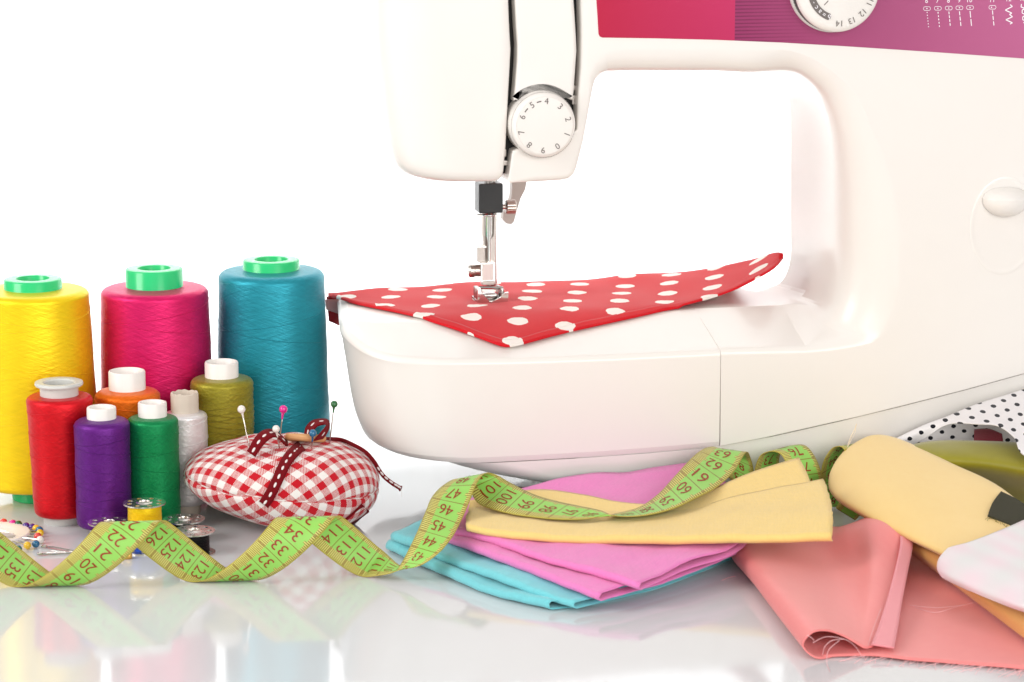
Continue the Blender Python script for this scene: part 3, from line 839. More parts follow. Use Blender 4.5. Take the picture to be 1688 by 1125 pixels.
# (px of top ellipse centre, z of it)
CY_ = [spool('thread_cone', 'large yellow thread cone with green collar, behind the red spool', (54, 459), 152.8, YEL, GREENP, 2.92, 3.34, 1.52, 11.35, 10.85, .85, GC, coarse=(64, 4, .017), sh=.45, seed=2, base_r=1.45, collar_hole=.56),
       spool('thread_cone', 'large magenta thread cone with tall green collar, between yellow and teal cones', (254, 442), 154.6, PNK, GREENP, 2.86, 3.08, 1.52, 11.6, 10.65, .85, GC, coarse=(64, 4, .017), sh=.45, seed=3, base_r=1.45, collar_hole=.56),
       spool('thread_cone', 'large teal thread cone with green collar, behind the gingham pin cushion', (447, 427.5), 156.0, TEA, GREENP, 2.84, 3.08, 1.52, 11.8, 11.3, .85, GC, coarse=(64, 4, .017), sh=.5, seed=4, base_r=1.45, collar_hole=.58)]
spool('thread_spool', 'red thread spool with wide flanged grey core, in front of yellow cone', (97, 629), 147.6, REDT, SPOOLG, 1.68, 1.46, .98, 7.1, 6.42, .42, GS, flange=1.24, seed=5, base_r=1.0, coarse=(60, 5, .017), collar_hole=.78, sh=.28)
spool('thread_spool', 'purple thread spool with short white core, between red and green spools', (167, 671), 145.5, PUR, SPOOLW, 1.40, 1.40, .74, 6.28, 5.72, .35, GS, seed=6, coarse=(60, 5, .017), collar_hole=.78, sh=.38)
spool('thread_spool', 'green thread spool with white core, right of the purple spool', (251, 663), 146.5, GRN, SPOOLW, 1.30, 1.32, .73, 6.42, 5.72, .35, GS, seed=7, coarse=(60, 5, .017), collar_hole=.8, sh=.32)
spool('thread_spool', 'white thread spool on a rough wooden core, left of olive spool', (304, 647), 149.5, WHT, plastic('raw_wood_core', lin(222, 208, 192), .7, .2, .25), 1.15, 1.17, .72, 6.14, 5.15, .55, GS, seed=8, coarse=(70, 4, .022), rough_core=True, collar_hole=.82, sh=.3)
spool('thread_spool', 'orange thread spool with wide white core, in front of magenta cone', (209, 611), 149.5, ORA, SPOOLW, 1.70, 1.7, .95, 7.3, 6.35, .5, GS, seed=9, coarse=(70, 4.0, .028), collar_hole=.88, sh=.45)
spool('thread_spool', 'olive green thread spool with white core, in front of teal cone', (365, 596), 151.6, OLV, SPOOLW, 1.64, 1.62, .88, 7.34, 6.55, .5, GS, seed=10, coarse=(70, 3.6, .028), collar_hole=.88, sh=.38)

# ------------------------------------------------------------------ metal bobbins
BR, BH = 1.06, 1.16
def flange_mesh(z0, th):
    mb = MB(); nh = 8
    for k in range(nh):
        a0 = 2*math.pi*k/nh; a1 = 2*math.pi*(k+1)/nh; am = (a0+a1)/2; rc, hr = .78, .135
        out = []
        for j in range(7): a = a0+(a1-a0)*j/6; out.append((BR*math.cos(a), BR*math.sin(a)))
        for j in range(7): a = a1+(a0-a1)*j/6; out.append((.42*math.cos(a), .42*math.sin(a)))
        # add side points so the strip to the hole stays even
        o2 = []
        for q, nx in zip(out, out[1:]+out[:1]):
            o2.append(q)
            if math.hypot(q[0]-nx[0], q[1]-nx[1]) > .4:
                for s_ in (.25, .5, .75): o2.append((q[0]+(nx[0]-q[0])*s_, q[1]+(nx[1]-q[1])*s_))
        c0 = (rc*math.cos(am), rc*math.sin(am)); n = len(o2)
        v = []
        for z in (z0, z0+th):
            for q in o2: v.append(Vector((q[0], q[1], z)))
            for q in o2:
                a = math.atan2(q[1]-c0[1], q[0]-c0[0]); v.append(Vector((c0[0]+hr*math.cos(a), c0[1]+hr*math.sin(a), z)))
        f = []
        for i in range(n):
            j = (i+1) % n
            f.append((i+2*n, j+2*n, j+3*n, i+3*n)); f.append((j, i, i+n, j+n)); f.append((i+n, i+3*n, j+3*n, j+n))
            f.append((i, j, j+2*n, i+2*n))
        mb.add(v, f)
    return mb
def bobbin(label, px, py, z0, mat, rt, group='metal bobbins'):
    p = atZ(px, py, z0)
    T = thing('bobbin', label, 'bobbin', p, random.uniform(0, 1), group)
    up = flange_mesh(BH-.07, .07)
    up.lathe([(.43, BH-.07), (.43, BH), (.36, BH+.05), (.28, BH+.05), (.26, BH-.02), (.26, .5)], 32)
    up.build('flange', NICK, T, world=False, sharp=35)
    dn = flange_mesh(0, .07); dn.lathe([(.26, .5), (.26, 0), (.43, .07), (.43, BH-.07)], 32)
    dn.build('flange', NICK, T, world=False, sharp=35)
    if mat:
        mb = MB().lathe([(.4, .075), (rt*.97, .08), (rt, .2), (rt*.99, BH/2), (rt*1.01, BH-.2), (rt*.96, BH-.08), (.4, BH-.075)], 48)
        winding(mb, [(rt, .12), (rt*.99, BH/2), (rt*.98, BH-.12)], 44, 11, .02, 40, .01, 3)
        mb.build('thread', mat, T, world=False, sharp=50)
    return T
NICK = metal('nickel_plate', (.78, .74, .70, 1), .27)
BLU = thread('blue_thread', lin(44, 88, 200), dark=.75); BLK = thread('black_thread', lin(22, 18, 20), dark=.6); YE2 = thread('lemon_thread', lin(250, 208, 20), dark=.85, fine=10)
bobbin('metal bobbin wound with blue thread, under the yellow bobbin', 239, 907, 0, BLU, .74)
bobbin('metal bobbin wound with yellow thread, standing on another bobbin', 239, 865.5, BH+.055, YE2, .83)
bobbin('metal bobbin at the foot of the purple spool', 181, 897, 0, None, .6)
bobbin('metal bobbin wound with black thread, nearest the pin cushion', 320, 912, 0, BLK, .76)
bobbin('metal bobbin behind the black bobbin, beside the green spool', 304, 892, 0, BLK, .7)

# ------------------------------------------------------------------ gingham pin cushion
t = NT('gingham_cloth'); uv = t.add('ShaderNodeUVMap').outputs[0]
mp = t.add('ShaderNodeMapping'); mp.inputs['Rotation'].default_value = (0, 0, R(38)); mp.inputs['Scale'].default_value = (1/.84, 1/.84, 1); t.lk(uv, mp.inputs[0])
x, y, z = t.sep(mp.outputs[0])
nz = t.noise(uv, 14, 2); xx = t.math('ADD', x, t.math('MULTIPLY', t.math('SUBTRACT', nz, .5), .05)); yy = t.math('ADD', y, t.math('MULTIPLY', t.math('SUBTRACT', nz, .5), .05))
a = t.math('LESS_THAN', t.math('FRACT', xx), .5); b = t.math('LESS_THAN', t.math('FRACT', yy), .5)
both = t.math('MULTIPLY', a, b); one = t.math('SUBTRACT', t.math('ADD', a, b), t.math('MULTIPLY', both, 2))
tw = t.math('GREATER_THAN', t.math('FRACT', t.math('MULTIPLY', t.math('ADD', x, y), 9)), .34)
tw2 = t.math('GREATER_THAN', t.math('FRACT', t.math('MULTIPLY', t.math('SUBTRACT', x, y), 9)), .15)
half = t.math('MULTIPLY', one, t.math('MULTIPLY', tw, tw2)); fac = t.math('MAXIMUM', both, half)
n3 = t.noise(uv, 40, 3)
red = t.mix(n3, lin(176, 12, 28), lin(206, 24, 40)); wh = t.mix(n3, lin(224, 216, 212), lin(242, 236, 232))
t.setc(t.mix(fac, wh, red)); t.p(Roughness=.9, Sheen_Weight=.2, Specular_IOR_Level=.15)
t.bump(t.math('ADD', n3, t.math('MULTIPLY', t.noise(uv, 1.2, 3), 1.5)), .35, .04)
PCX, PCY, PCZ = atY(464, 792, 145.4).x, 145.4, 2.2
def cush(ph, ps):
    """ph azimuth, ps latitude"""
    a, b, c = 5.05, 3.85, 2.08
    cx = math.cos(ps); sn = math.sin(ps)
    rr = cx**.64 if cx > 0 else 0
    x = a*rr*math.cos(ph); y = b*rr*math.sin(ph)
    cz = c*(1+.16*math.cos(ph)*rr-.10*max(0, -math.cos(ph))*rr)
    if abs(math.cos(ph)) > .3 and math.cos(ph) < 0: x *= 1.0
    z = cz*math.copysign(abs(sn)**1.0, sn)
    z += .05*math.sin(ph*7+1)*rr**6*(1-abs(sn)) + .03*math.sin(ph*13)*rr**8
    z -= .30*math.exp(-((x/.9)**2+(y/.9)**2))*(1 if ps > 0 else 0)
    z += (.07*math.sin(x*1.9+y*1.3)*math.sin(y*1.7-x*.8+1)+.05*math.sin(ph*9+.7)*math.exp(-((rr-.45)/.25)**2))*(1-rr**6)
    z += .05*math.sin(ph*23+2*math.sin(ph*5))*math.exp(-((abs(ps)-.16)/.12)**2)*math.copysign(1, sn)
    pn = .06*math.exp(-(ps/.05)**2); x *= 1-pn*.35; y *= 1-pn*.35
    q = Vector((x, y, z)); q.rotate(Matrix.Rotation(R(5.0), 3, 'Y')); q.rotate(Matrix.Rotation(R(2), 3, 'X'))
    return q+Vector((PCX, PCY, PCZ))
NPH, NPS = 96, 48; G = []; UVS = []
for i in range(NPH+1):
    ph = 2*math.pi*i/NPH; row = []; L = 0; prev = None; top = []
    for j in range(NPS+1):
        ps = math.pi/2-math.pi*j/NPS; q = cush(ph, ps)
        if prev is not None: L += (q-prev).length
        prev = q; row.append(q); top.append(L)
    G.append(row); Lm = top[NPS//2]
    for j, l in enumerate(top):
        r_ = l if j <= NPS//2 else 2*Lm-l
        k = 1 if j <= NPS//2 else 1
        UVS.append((r_*math.cos(ph)+(0 if j <= NPS//2 else .35), r_*math.sin(ph)*(1 if j <= NPS//2 else -1)*(1.15)+(0 if j <= NPS//2 else 1.3)))
# sharp seam uv: duplicate rows top/bottom
mbc = MB()
h = NPS//2; W = NPS+1
mbc.grid([r[:h+1] for r in G], [UVS[i*W+j] for i in range(NPH+1) for j in range(h+1)])
def uvb(i, j):
    ph = 2*math.pi*i/NPH; l = sum((G[i][k]-G[i][k-1]).length for k in range(j+1, W)) if False else None
    return None
low = []
for i in range(NPH+1):
    Ls = [0]
    for k in range(W-1, h, -1): Ls.append(Ls[-1]+(G[i][k-1]-G[i][k]).length)
    Ls = Ls[::-1]; ph = 2*math.pi*i/NPH
    for j in range(h, W): low.append((Ls[j-h]*math.cos(ph)+.3, -Ls[j-h]*math.sin(ph)+.7))
mbc.grid([r[h:] for r in G], low)
zmin = min(v.z for v in mbc.v)
for v in mbc.v: v.z -= zmin
CU = thing('pin_cushion', 'red and white gingham pin cushion tied with dark red ribbon', 'pin cushion', (PCX, PCY, 0))
mbc.build('cushion', t.m, CU, sharp=0)
bvh = BVHTree.FromPolygons([tuple(v) for v in mbc.v], mbc.f)
def onc(px, py, off=.07):
    d = ray(px, py).normalized(); h_ = bvh.ray_cast(CAM, d)
    if h_[0] is None: return atY(px, py, PCY)
    n = h_[1]
    if n.dot(d) > 0: n = -n
    return h_[0]+n*off
mb = MB()     # edge seam cord
mb.tube([cush(2*math.pi*i/120, 0)-Vector((0, 0, zmin)) for i in range(121)], .045, 6)
mb.build('seam', t.m, CU)
RIB = weave('dark_red_ribbon', lin(128, 5, 20), .75, .04, 18, .25, .15); STW = plastic('white_stitch', lin(236, 226, 224), .8, .2)
def strip(edges, n=8, across=4):
    """edges: list of (A,B) 3d; returns grid"""
    a = cr([e[0] for e in edges], n); b = cr([e[1] for e in edges], n)
    return [[p.lerp(q, k/across) for k in range(across+1)] for p, q in zip(a, b)]
def ribbon(name, edges, st=(.5, .28), n=8, sgn=1):
    g = strip(edges, n); o = MB().grid(g).build(name, RIB, CU, solid=.07, sharp=0)
    cl = [r[len(r)//2] for r in g]; L = 0; nx = .2; mbs = MB()
    for k in range(1, len(cl)):
        L += (cl[k]-cl[k-1]).length
        if L >= nx:
            nx += st[0]; d = (cl[k]-cl[k-1]).normalized(); wv = (g[k][-1]-g[k][0]).normalized(); nn = d.cross(wv)
            for s_ in (1, -1):
                rot = Matrix((d, wv, nn)).transposed()
                mbs.sphere(cl[k]+nn*.045*s_, .1, 8, 6, (1.45, .62, .28), rot)
    if mbs.v: tag(mbs.build('stitching', STW, o, world=False if False else True), kind='stuff')
    return o
def rib_on(path, wpx, off=.075):
    ed = []
    for k, (x, y) in enumerate(path):
        x0, y0 = path[max(k-1, 0)]; x1, y1 = path[min(k+1, len(path)-1)]
        d = math.hypot(x1-x0, y1-y0); nx, ny = -(y1-y0)/d*wpx/2, (x1-x0)/d*wpx/2
        ed.append((onc(x-nx, y-ny, off), onc(x+nx, y+ny, off)))
    return ed
ribbon('ribbon_tail', rib_on([(497, 737), (484, 748), (474, 760), (466, 774), (459, 789), (452, 804), (444, 818), (435, 831)], 18))
ribbon('ribbon_end', rib_on([(601, 836), (590, 847), (580, 856), (571, 863)], 17))
D0 = 144.9
ribbon('bow_loop', [(atY(407, 744, D0-1.9), atY(421, 754, D0-1.9)), (atY(415, 730, D0-1.7), atY(432, 737, D0-1.8)), (atY(424, 717, D0-1.3), atY(441, 727, D0-1.5)), (atY(437, 709, D0-.8), atY(450, 721, D0-1.3)), (atY(452, 709, D0-.3), atY(458, 722, D0-1.0)), (atY(463, 718, D0), atY(466, 730, D0-.7)), (atY(474, 729, D0+.2), atY(474, 737, D0-.4))], n=10)
ribbon('bow_loop', [(atY(502, 716, D0+.6), atY(512, 722, D0)), (atY(505, 704, D0+.9), atY(515, 712, D0+.2)), (atY(515, 694, D0+1.2), atY(523, 703, D0+.4)), (atY(530, 691, D0+1.2), atY(533, 700, D0+.4)), (atY(541, 693, D0+.8), atY(538, 702, D0-.1)), (atY(543, 704, D0+.2), atY(532, 710, D0-.5)), (atY(538, 716, D0-.2), atY(524, 719, D0-.7)), (atY(532, 724, D0-.4), atY(517, 727, D0-.8))], n=10)
# wooden button
bp = atY(503.5, 722.5, 145.3); rot = Matrix.Rotation(R(3), 3, 'Y') @ Matrix.Rotation(R(-15), 3, 'X'); axb = rot @ Vector((0, 0, 1))
t = NT('button_wood'); c = t.coord('Object', (100, 100, 100)); wv = t.add('ShaderNodeTexNoise'); mp = t.add('ShaderNodeMapping'); mp.inputs['Scale'].default_value = (1, 3, 9); t.lk(c, mp.inputs[0]); t.lk(mp.outputs[0], wv.inputs[0]); wv.inputs['Scale'].default_value = 1.2
t.setc(t.mix(wv.outputs['Fac'], lin(196, 132, 80), lin(226, 176, 124))); t.p(Roughness=.6)
MB().lathe([(0, -.18), (.95, -.18), (1.05, -.10), (1.07, 0), (1.05, .12), (.98, .18), (.8, .14), (0, .12)], 40, bp, axb).build('button', t.m, CU)
# long cord tail at the right
tp = [onc(533, 727, .1), onc(560, 728, .1), onc(585, 735, .1), onc(603, 746, .1), onc(617, 762, .1)]
e = tp[-1]; tp += [atY(624, 774, e.y+.1), atY(633, 786, e.y), atY(645, 796, e.y-.2), atY(656, 803, e.y-.4), atY(661, 806, e.y-.5)]
tc = cr(tp, 6); o = MB().tube(tc, [.12]*(len(tc)-5)+[.12, .13, .15, .17, .13], 8, flat=.7).build('cord_tail', RIB, CU)
mbs = MB()
for k in range(30, len(tc)-2, 4):
    d = (tc[k+1]-tc[k]).normalized(); rot = Vector((1, 0, 0)).rotation_difference(d).to_matrix(); mbs.sphere(tc[k]+Vector((.0, -.09, .06)), .09, 8, 6, (1.5, .5, .5), rot)
mbs.tube([tc[-1], tc[-1]+Vector((.05, 0, -.2)), tc[-1]+Vector((.02, 0, -.42))], .015, 4)
tag(mbs.build('stitching', STW, o), kind='stuff')

# pins
def pearl(name, col): return plastic(name, col, .16, .6, .05, .6)
PC = {'white': pearl('pearl_white', lin(236, 226, 218)), 'magenta': pearl('pearl_magenta', lin(222, 24, 140)), 'blue': pearl('pearl_blue', lin(8, 98, 140)), 'green': pearl('pearl_green', lin(14, 96, 40)),
      'coral': pearl('pearl_coral', lin(226, 66, 58)), 'purple': pearl('pearl_purple', lin(76, 30, 130)), 'yellow': pearl('pearl_yellow', lin(240, 190, 20)), 'teal': pearl('pearl_teal', lin(6, 112, 104))}
def pin(label, hp, tip, mat, r, group, cone=True):
    T = thing('pin', label, 'pin', tip, 0, group); d = (Vector(tip)-Vector(hp)).normalized()
    mb = MB().sphere(hp, r, 20, 14)
    if cone: mb.tube([Vector(hp)+d*r*.8, Vector(hp)+d*r*1.5, Vector(hp)+d*r*2.4], [r*.42, r*.26, r*.2], 8)
    mb.build('head', mat, T); MB().tube([Vector(hp)+d*r*.8, Vector(tip)], .032, 8).build('shaft', CHROME, T)
GP = 'pins stuck in the cushion'
for hx, hy, tx, ty, col, lab, dy, r in ((398, 675, 412, 737, 'white', 'white pearl headed pin standing tall at the left of the cushion', -.6, .205), (467, 675, 460, 730, 'magenta', 'magenta headed pin rising behind the ribbon bow', .4, .215), (455, 707.5, 461, 739, 'white', 'short white pearl headed pin in front of the left bow loop', -.9, .195), (515.5, 714.5, 513.5, 741, 'blue', 'metallic blue headed pin in front of the wooden button', -.9, .20), (551, 666.5, 543, 731, 'green', 'dark green headed pin standing tall at the right of the bow', .2, .185)):
    tip = onc(tx, ty, -.1); pin(lab, atY(hx, hy, tip.y+dy*.3), tip, PC[col], r, GP)

# ------------------------------------------------------------------ pin wheel with coloured pins at the left edge
wc = atZ(-24, 886, 0)
PW = thing('pin_holder', 'white round pin wheel lying on the table at the left edge', 'pin wheel', (wc.x, wc.y, 0))
MB().lathe([(0, .0), (2.2, .0), (2.26, .06), (2.26, .2), (2.2, .27), (1.5, .30), (1.46, .28), (0, .28)], 64).build('disc', plastic('ivory_disc', lin(244, 236, 232), .35), PW, world=False)
mb = MB()
for k, (x0, y0, x1, y1) in enumerate(((0, 876, 16, 878), (0, 879, 22, 880), (0, 882, 26, 882.5), (0, 885, 25, 884.5), (0, 888, 22, 886.5), (-5, 873, 10, 875.5))):
    mb.tube([atZ(x0-14, y0-1, .32), atZ(x1, y1, .32)], [.012, .02], 5)
tag(mb.build('needles', STEELD, PW), kind='stuff')
for k, (hx, hy, col, lab) in enumerate(((6, 861, 'coral', 'coral headed pin at the back of the pin wheel'), (21, 863, 'magenta', 'magenta headed pin in the pin wheel beside the coral one'), (30.5, 864.5, 'green', 'dark green headed pin in the pin wheel beside the magenta one'), (43, 867.5, 'purple', 'purple headed pin in the pin wheel beside the green one'), (53, 869.5, 'purple', 'purple headed pin in the pin wheel beside a yellow one'), (59.5, 871.5, 'yellow', 'yellow headed pin in the pin wheel beside the purple one'), (65, 874, 'blue', 'blue headed pin in the pin wheel between two yellow ones'), (66, 879, 'yellow', 'yellow headed pin in the pin wheel beside the coral one'), (62, 884.5, 'coral', 'coral headed pin at the right of the pin wheel'), (66.5, 890, 'white', 'pearl white headed pin at the right of the pin wheel'), (59, 897, 'blue', 'blue headed pin of the pin wheel nearest the silver safety pins'), (45, 899.5, 'yellow', 'yellow headed pin at the front of the pin wheel'), (30, 905.5, 'teal', 'green teal headed pin at the front of the pin wheel'), (18, 910, 'blue', 'blue headed pin at the front of the pin wheel by the tape'))):
    hp = atZ(hx, hy, .22); d = Vector((wc.x, wc.y, .2))-hp; d.z = -.02
    pin(lab, hp, hp+d.normalized()*1.2, PC[col], .195, 'pins in the pin wheel', False)

# safety pins
def safety(label, c0, c1, mat, wd=.32, name='safety_pin'):
    """c0 coil end, c1 cap end, both on the table"""
    a = Vector(c0); b = Vector(c1); d = (b-a).normalized(); n = Vector((-d.y, d.x, 0)); z = Vector((0, 0, .09))
    T = thing(name, label, 'safety pin', a, 0, 'safety pins on the table')
    mb = MB(); r = .036
    mb.tube([a+z+n*wd*.1+d*.1, a+z+n*wd*.6+d*.5, b+z+n*wd*.5], r, 7)
    mb.tube([a+z-n*wd*.1+d*.1, a+z-n*wd*.6+d*.5, b+z-n*wd*.4], r, 7)
    mb.tube([a+z+Vector((0, 0, .02*(k/16)))+(d*math.cos(R(k*45))+n*math.sin(R(k*45)))*.13 for k in range(17)], r, 7)
    mb.build('wire', mat, T)
    mb = MB(); mb.tube([b+z-d*.45, b+z-d*.3, b+z, b+z+d*.08], [.12, .24, .25, .14], 10, flat=1.3); mb.build('cap', mat, T)
safety('silver safety pin lying beside the pin wheel, its coil towards the pearl pin', atZ(73, 904), atZ(168, 922), CHROME)
safety('silver safety pin lying nearest the front beside the pin wheel', atZ(66, 916.5), atZ(170, 911), CHROME)
safety('gold safety pin poking out from behind the green tape', atZ(130, 931), atZ(214, 920), GOLDM)
T = thing('needle', 'thin red sewing needle lying in front of the blue bobbin', 'needle', atZ(205, 903)); MB().tube([atZ(178, 898, .05), atZ(205, 903, .05), atZ(237, 909, .05)], [.035, .05, .05], 6).build('needle_shaft', plastic('red_plastic', lin(214, 40, 66), .3), T)

# ------------------------------------------------------------------ green measuring tape
t = NT('tape_print'); uv = t.add('ShaderNodeUVMap').outputs[0]; u, v, z = t.sep(uv)
fm = t.math('FRACT', t.math('MULTIPLY', u, 10)); tick = t.math('LESS_THAN', t.math('ABSOLUTE', t.math('SUBTRACT', fm, .5)), .17)
fc = t.math('FRACT', u); cmd = t.math('ABSOLUTE', t.math('SUBTRACT', fc, .5))
cml = t.math('GREATER_THAN', cmd, .48)
halfm = t.math('LESS_THAN', cmd, .06)
bandA = t.math('GREATER_THAN', v, t.math('SUBTRACT', .50, t.math('MULTIPLY', halfm, .14)))
bandB = t.math('LESS_THAN', v, t.math('ADD', -.76, t.math('MULTIPLY', halfm, .12)))
band = t.math('MAXIMUM', bandA, bandB); inner = t.math('SUBTRACT', 1, band)
fab = t.noise(uv, 25, 3); green = t.mix(fab, lin(148, 208, 88), lin(160, 220, 106)); tan = t.mix(fab, lin(206, 202, 98), lin(216, 214, 122))
brown = lin(136, 100, 40)
colr = t.mix(band, green, tan)
colr = t.mix(t.math('MULTIPLY', band, tick), colr, brown)
edge = t.math('GREATER_THAN', t.math('ABSOLUTE', v), .955); colr = t.mix(edge, colr, lin(186, 170, 70))
colr = t.mix(t.math('MULTIPLY', t.math('MULTIPLY', cml, t.math('LESS_THAN', t.math('ABSOLUTE', v), .93)), .85), colr, lin(136, 92, 32))
t.setc(colr); t.translucent(colr, .1); t.p(Roughness=.42, Specular_IOR_Level=.35, Sheen_Weight=.05); t.bump(fab, .15, .02)
TAPE = t.m
ctrl = []           # (A, B, anchor u or None)
HB, HA = .85, 1.52          # half depth and half height of the flattened coil
# ellipse arc-length table, angle from bottom, going forward (front side first)
NE = 720; el = [0]
for i in range(NE):
    a0 = 2*math.pi*i/NE; a1 = 2*math.pi*(i+1)/NE
    el.append(el[-1]+math.hypot(HB*(math.sin(a1)-math.sin(a0)), HA*(math.cos(a1)-math.cos(a0))))
CIR = el[-1]
def onell(s):
    k = math.floor(s/CIR); s -= k*CIR
    lo, hi = 0, NE
    while hi-lo > 1:
        m_ = (lo+hi)//2
        if el[m_] <= s: lo = m_
        else: hi = m_
    a = 2*math.pi*(lo+(s-el[lo])/max(el[lo+1]-el[lo], 1e-9))/NE
    return -HB*math.sin(a), HA-HA*math.cos(a)
PIT = 8.28
p1 = atZ(165, 915, HA); p2 = atZ(452, 905, HA)
XF1 = p1.x-.60
SKEW = -.50                       # the coil leans: its rear strands sit further left
DA = 133.9
alpha = math.atan2(CIR, PIT); wd = Vector((-math.sin(alpha), math.cos(alpha)))     # unrolled width direction towards edge A
def axisY(x): return DA+(x-XF1)*.105
s_mid = CIR*.25
for k in range(-30, 1000):
    s = s_mid+k*CIR/24
    xc = XF1+PIT*(s-s_mid)/CIR
    if s > CIR*1.93: break
    pr = []
    for sg in (1, -1):
        xx = xc+wd.x*sg; ss = s+wd.y*sg*.96; yy, zz = onell(ss)
        pr.append(Vector((xx+SKEW*yy/HB, axisY(xx)+yy, zz+.03)))
    an = 20.0 if k == 0 else (32.0 if k == 24 else None)
    ctrl.append((pr[0], pr[1], an))
NH = len(ctrl)
def tcp(ax, ay, ad, bx, by, bd, an=None): ctrl.append((infront(atY(ax, ay, ad)), infront(atY(bx, by, bd)), an))
tcp(648, 944, 134.5, 664, 935, 134.9)
tcp(661, 930, 134.8, 692, 933, 134.2)
tcp(677, 900, 135.2, 722, 913, 134.3, 43.0)
tcp(690, 872, 136.2, 744, 888, 135.2, 44.05)
tcp(702, 843, 137.5, 758, 863, 136.5, 45.05)
tcp(712, 820, 138.8, 772, 832, 137.8, 46.05)
tcp(730, 801, 139.9, 786, 797, 139.2, 47.1)
tcp(752, 790, 140.8, 800, 780.5, 140.4)
tcp(770, 800, 141.0, 818, 783, 141.2)
tcp(786, 828, 140.0, 832, 791, 141.2, 49.55)
tcp(813, 840, 138.8, 852, 802, 140.8, 50.5)
tcp(848, 848.5, 137.7, 884, 817, 139.9, 51.5)
tcp(884, 853.5, 137.2, 921, 827.5, 139.1, 52.5)
tcp(920, 856.5, 136.8, 957, 835, 138.3, 53.5)
tcp(957, 856.5, 136.8, 990, 842, 137.8, 54.5)
tcp(990, 852, 137.2, 1010, 850, 136.8)
tcp(1024, 845, 138.8, 1040, 852, 136.9)
tcp(1056, 835.5, 139.8, 1075, 848, 137.1, 57.5)
tcp(1086, 814, 141.0, 1112, 838, 137.8, 58.5)
tcp(1112, 786, 142.4, 1148, 821, 139.2, 59.6)
tcp(1133, 763, 143.8, 1182, 803, 141.0, 60.6)
tcp(1150, 747, 145.4, 1210, 777, 143.2, 61.7)
tcp(1165, 738.5, 147.0, 1230, 746, 145.6, 63.0)
tcp(1180, 738, 148.8, 1238, 758, 147.6)
tcp(1190, 752, 149.4, 1243, 780, 147.8, 66.5)
tcp(1200, 785, 149.2, 1246, 812, 147.6)
tcp(1228, 812, 148.6, 1272, 822, 148.6)
tcp(1242, 800, 147.4, 1292, 795, 149.6)
tcp(1244, 776, 147.0, 1284, 765, 149.8, 72)
tcp(1253, 752, 146.8, 1290, 741, 149.6)
tcp(1270, 744.5, 146.6, 1310, 734, 149.0)
tcp(1286, 748.5, 146.2, 1329, 736, 148.0, 74.4)
tcp(1295, 762, 145.8, 1344, 755, 147.2, 75.0)
tcp(1301, 786, 145.6, 1354, 780, 146.8, 76.0)
tcp(1308, 812, 146.0, 1360, 806, 147.4, 77)
tcp(1330, 836, 147.0, 1372, 834, 148.6)
tcp(1350, 826, 147.6, 1390, 826, 149.8)
tcp(1352, 790, 147.6, 1388, 770, 150.0)
tcp(1358, 760, 147.6, 1392, 742, 150.0)
tcp(1374, 738, 147.4, 1408, 732, 149.6)
tcp(1392, 742, 146.8, 1428, 740, 148.6)
tcp(1396, 780, 146.4, 1436, 776, 147.8)
tcp(1386, 822, 145.6, 1424, 838, 146.2)
tcp(1378, 838, 144.6, 1410, 858, 145.2, 92)
EA = cr([q[0] for q in ctrl], 6); EB = cr([q[1] for q in ctrl], 6); mid = [(a+b)/2 for a, b in zip(EA, EB)]
Lc = [0]
for a, b in zip(mid, mid[1:]): Lc.append(Lc[-1]+(b-a).length)
anc = [(Lc[i*6], q[2]) for i, q in enumerate(ctrl) if q[2] is not None]
def ulen(l):
    if l <= anc[0][0]: return anc[0][1]-(anc[0][0]-l)
    if l >= anc[-1][0]: return anc[-1][1]+(l-anc[-1][0])
    return interp(anc, l)
UL = [ulen(l) for l in Lc]
NA = 8; G = []; uvs = []
for a, b, uu in zip(EA, EB, UL):
    G.append([b.lerp(a, k/NA) for k in range(NA+1)]); uvs += [(uu, -1+2*k/NA) for k in range(NA+1)]
# keep the coil's curved cross direction in the helix part
for i in range(NH*6-6):
    s = s_mid+(-30+i/6)*CIR/24; xc = XF1+PIT*(s-s_mid)/CIR
    for k in range(NA+1):
        sg = -1+2*k/NA; xx = xc+wd.x*sg; yy, zz = onell(s+wd.y*sg*.96)
        G[i][k] = Vector((xx+SKEW*yy/HB, axisY(xx)+yy, zz+.03))
TP = thing('measuring_tape', 'bright green measuring tape coiled in waves across the table and fabrics', 'measuring tape', (XF1, DA, 0))
MB().grid(G, uvs).build('tape_band', TAPE, TP, solid=.03, sharp=0)
def onband(uu, vv, off):
    lo, hi = 0, len(UL)-1
    while hi-lo > 1:
        m_ = (lo+hi)//2
        if UL[m_] <= uu: lo = m_
        else: hi = m_
    f = (uu-UL[lo])/max(UL[lo+1]-UL[lo], 1e-9)
    x = (vv+1)/2*NA; k = min(max(int(x), 0), NA-1); g = x-k
    q = lambda i: G[i][k].lerp(G[i][k+1], g)
    p = q(lo).lerp(q(lo+1), f); n = (q(lo+1)-q(lo)).cross(G[lo][k+1]-G[lo][k]).normalized()
    return p+n*off
mb = MB()
def tapetext(txt, uc, side):
    v, f = glyphs(txt, 1.0); bm = bmesh.new()
    vs = [bm.verts.new((x, y, 0)) for x, y in v]
    for q in f:
        try: bm.faces.new([vs[i] for i in q])
        except ValueError: pass
    w_ = max(x for x, y in v)-min(x for x, y in v); target = .74 if len(txt) == 2 else 1.02; sx = target/w_; hh = .60
    bmesh.ops.subdivide_edges(bm, edges=[e for e in bm.edges if e.calc_length() > .22], cuts=2)
    bmesh.ops.triangulate(bm, faces=bm.faces[:])
    bm.verts.index_update()
    V = []
    for q in bm.verts:
        vv = q.co.x*sx+(-.02); uu = uc + (-q.co.y*hh if side > 0 else q.co.y*hh)
        V.append(onband(uu, vv, side*.028))
    mb.add(V, [tuple(x.index for x in fc_.verts) for fc_ in bm.faces]); bm.free()
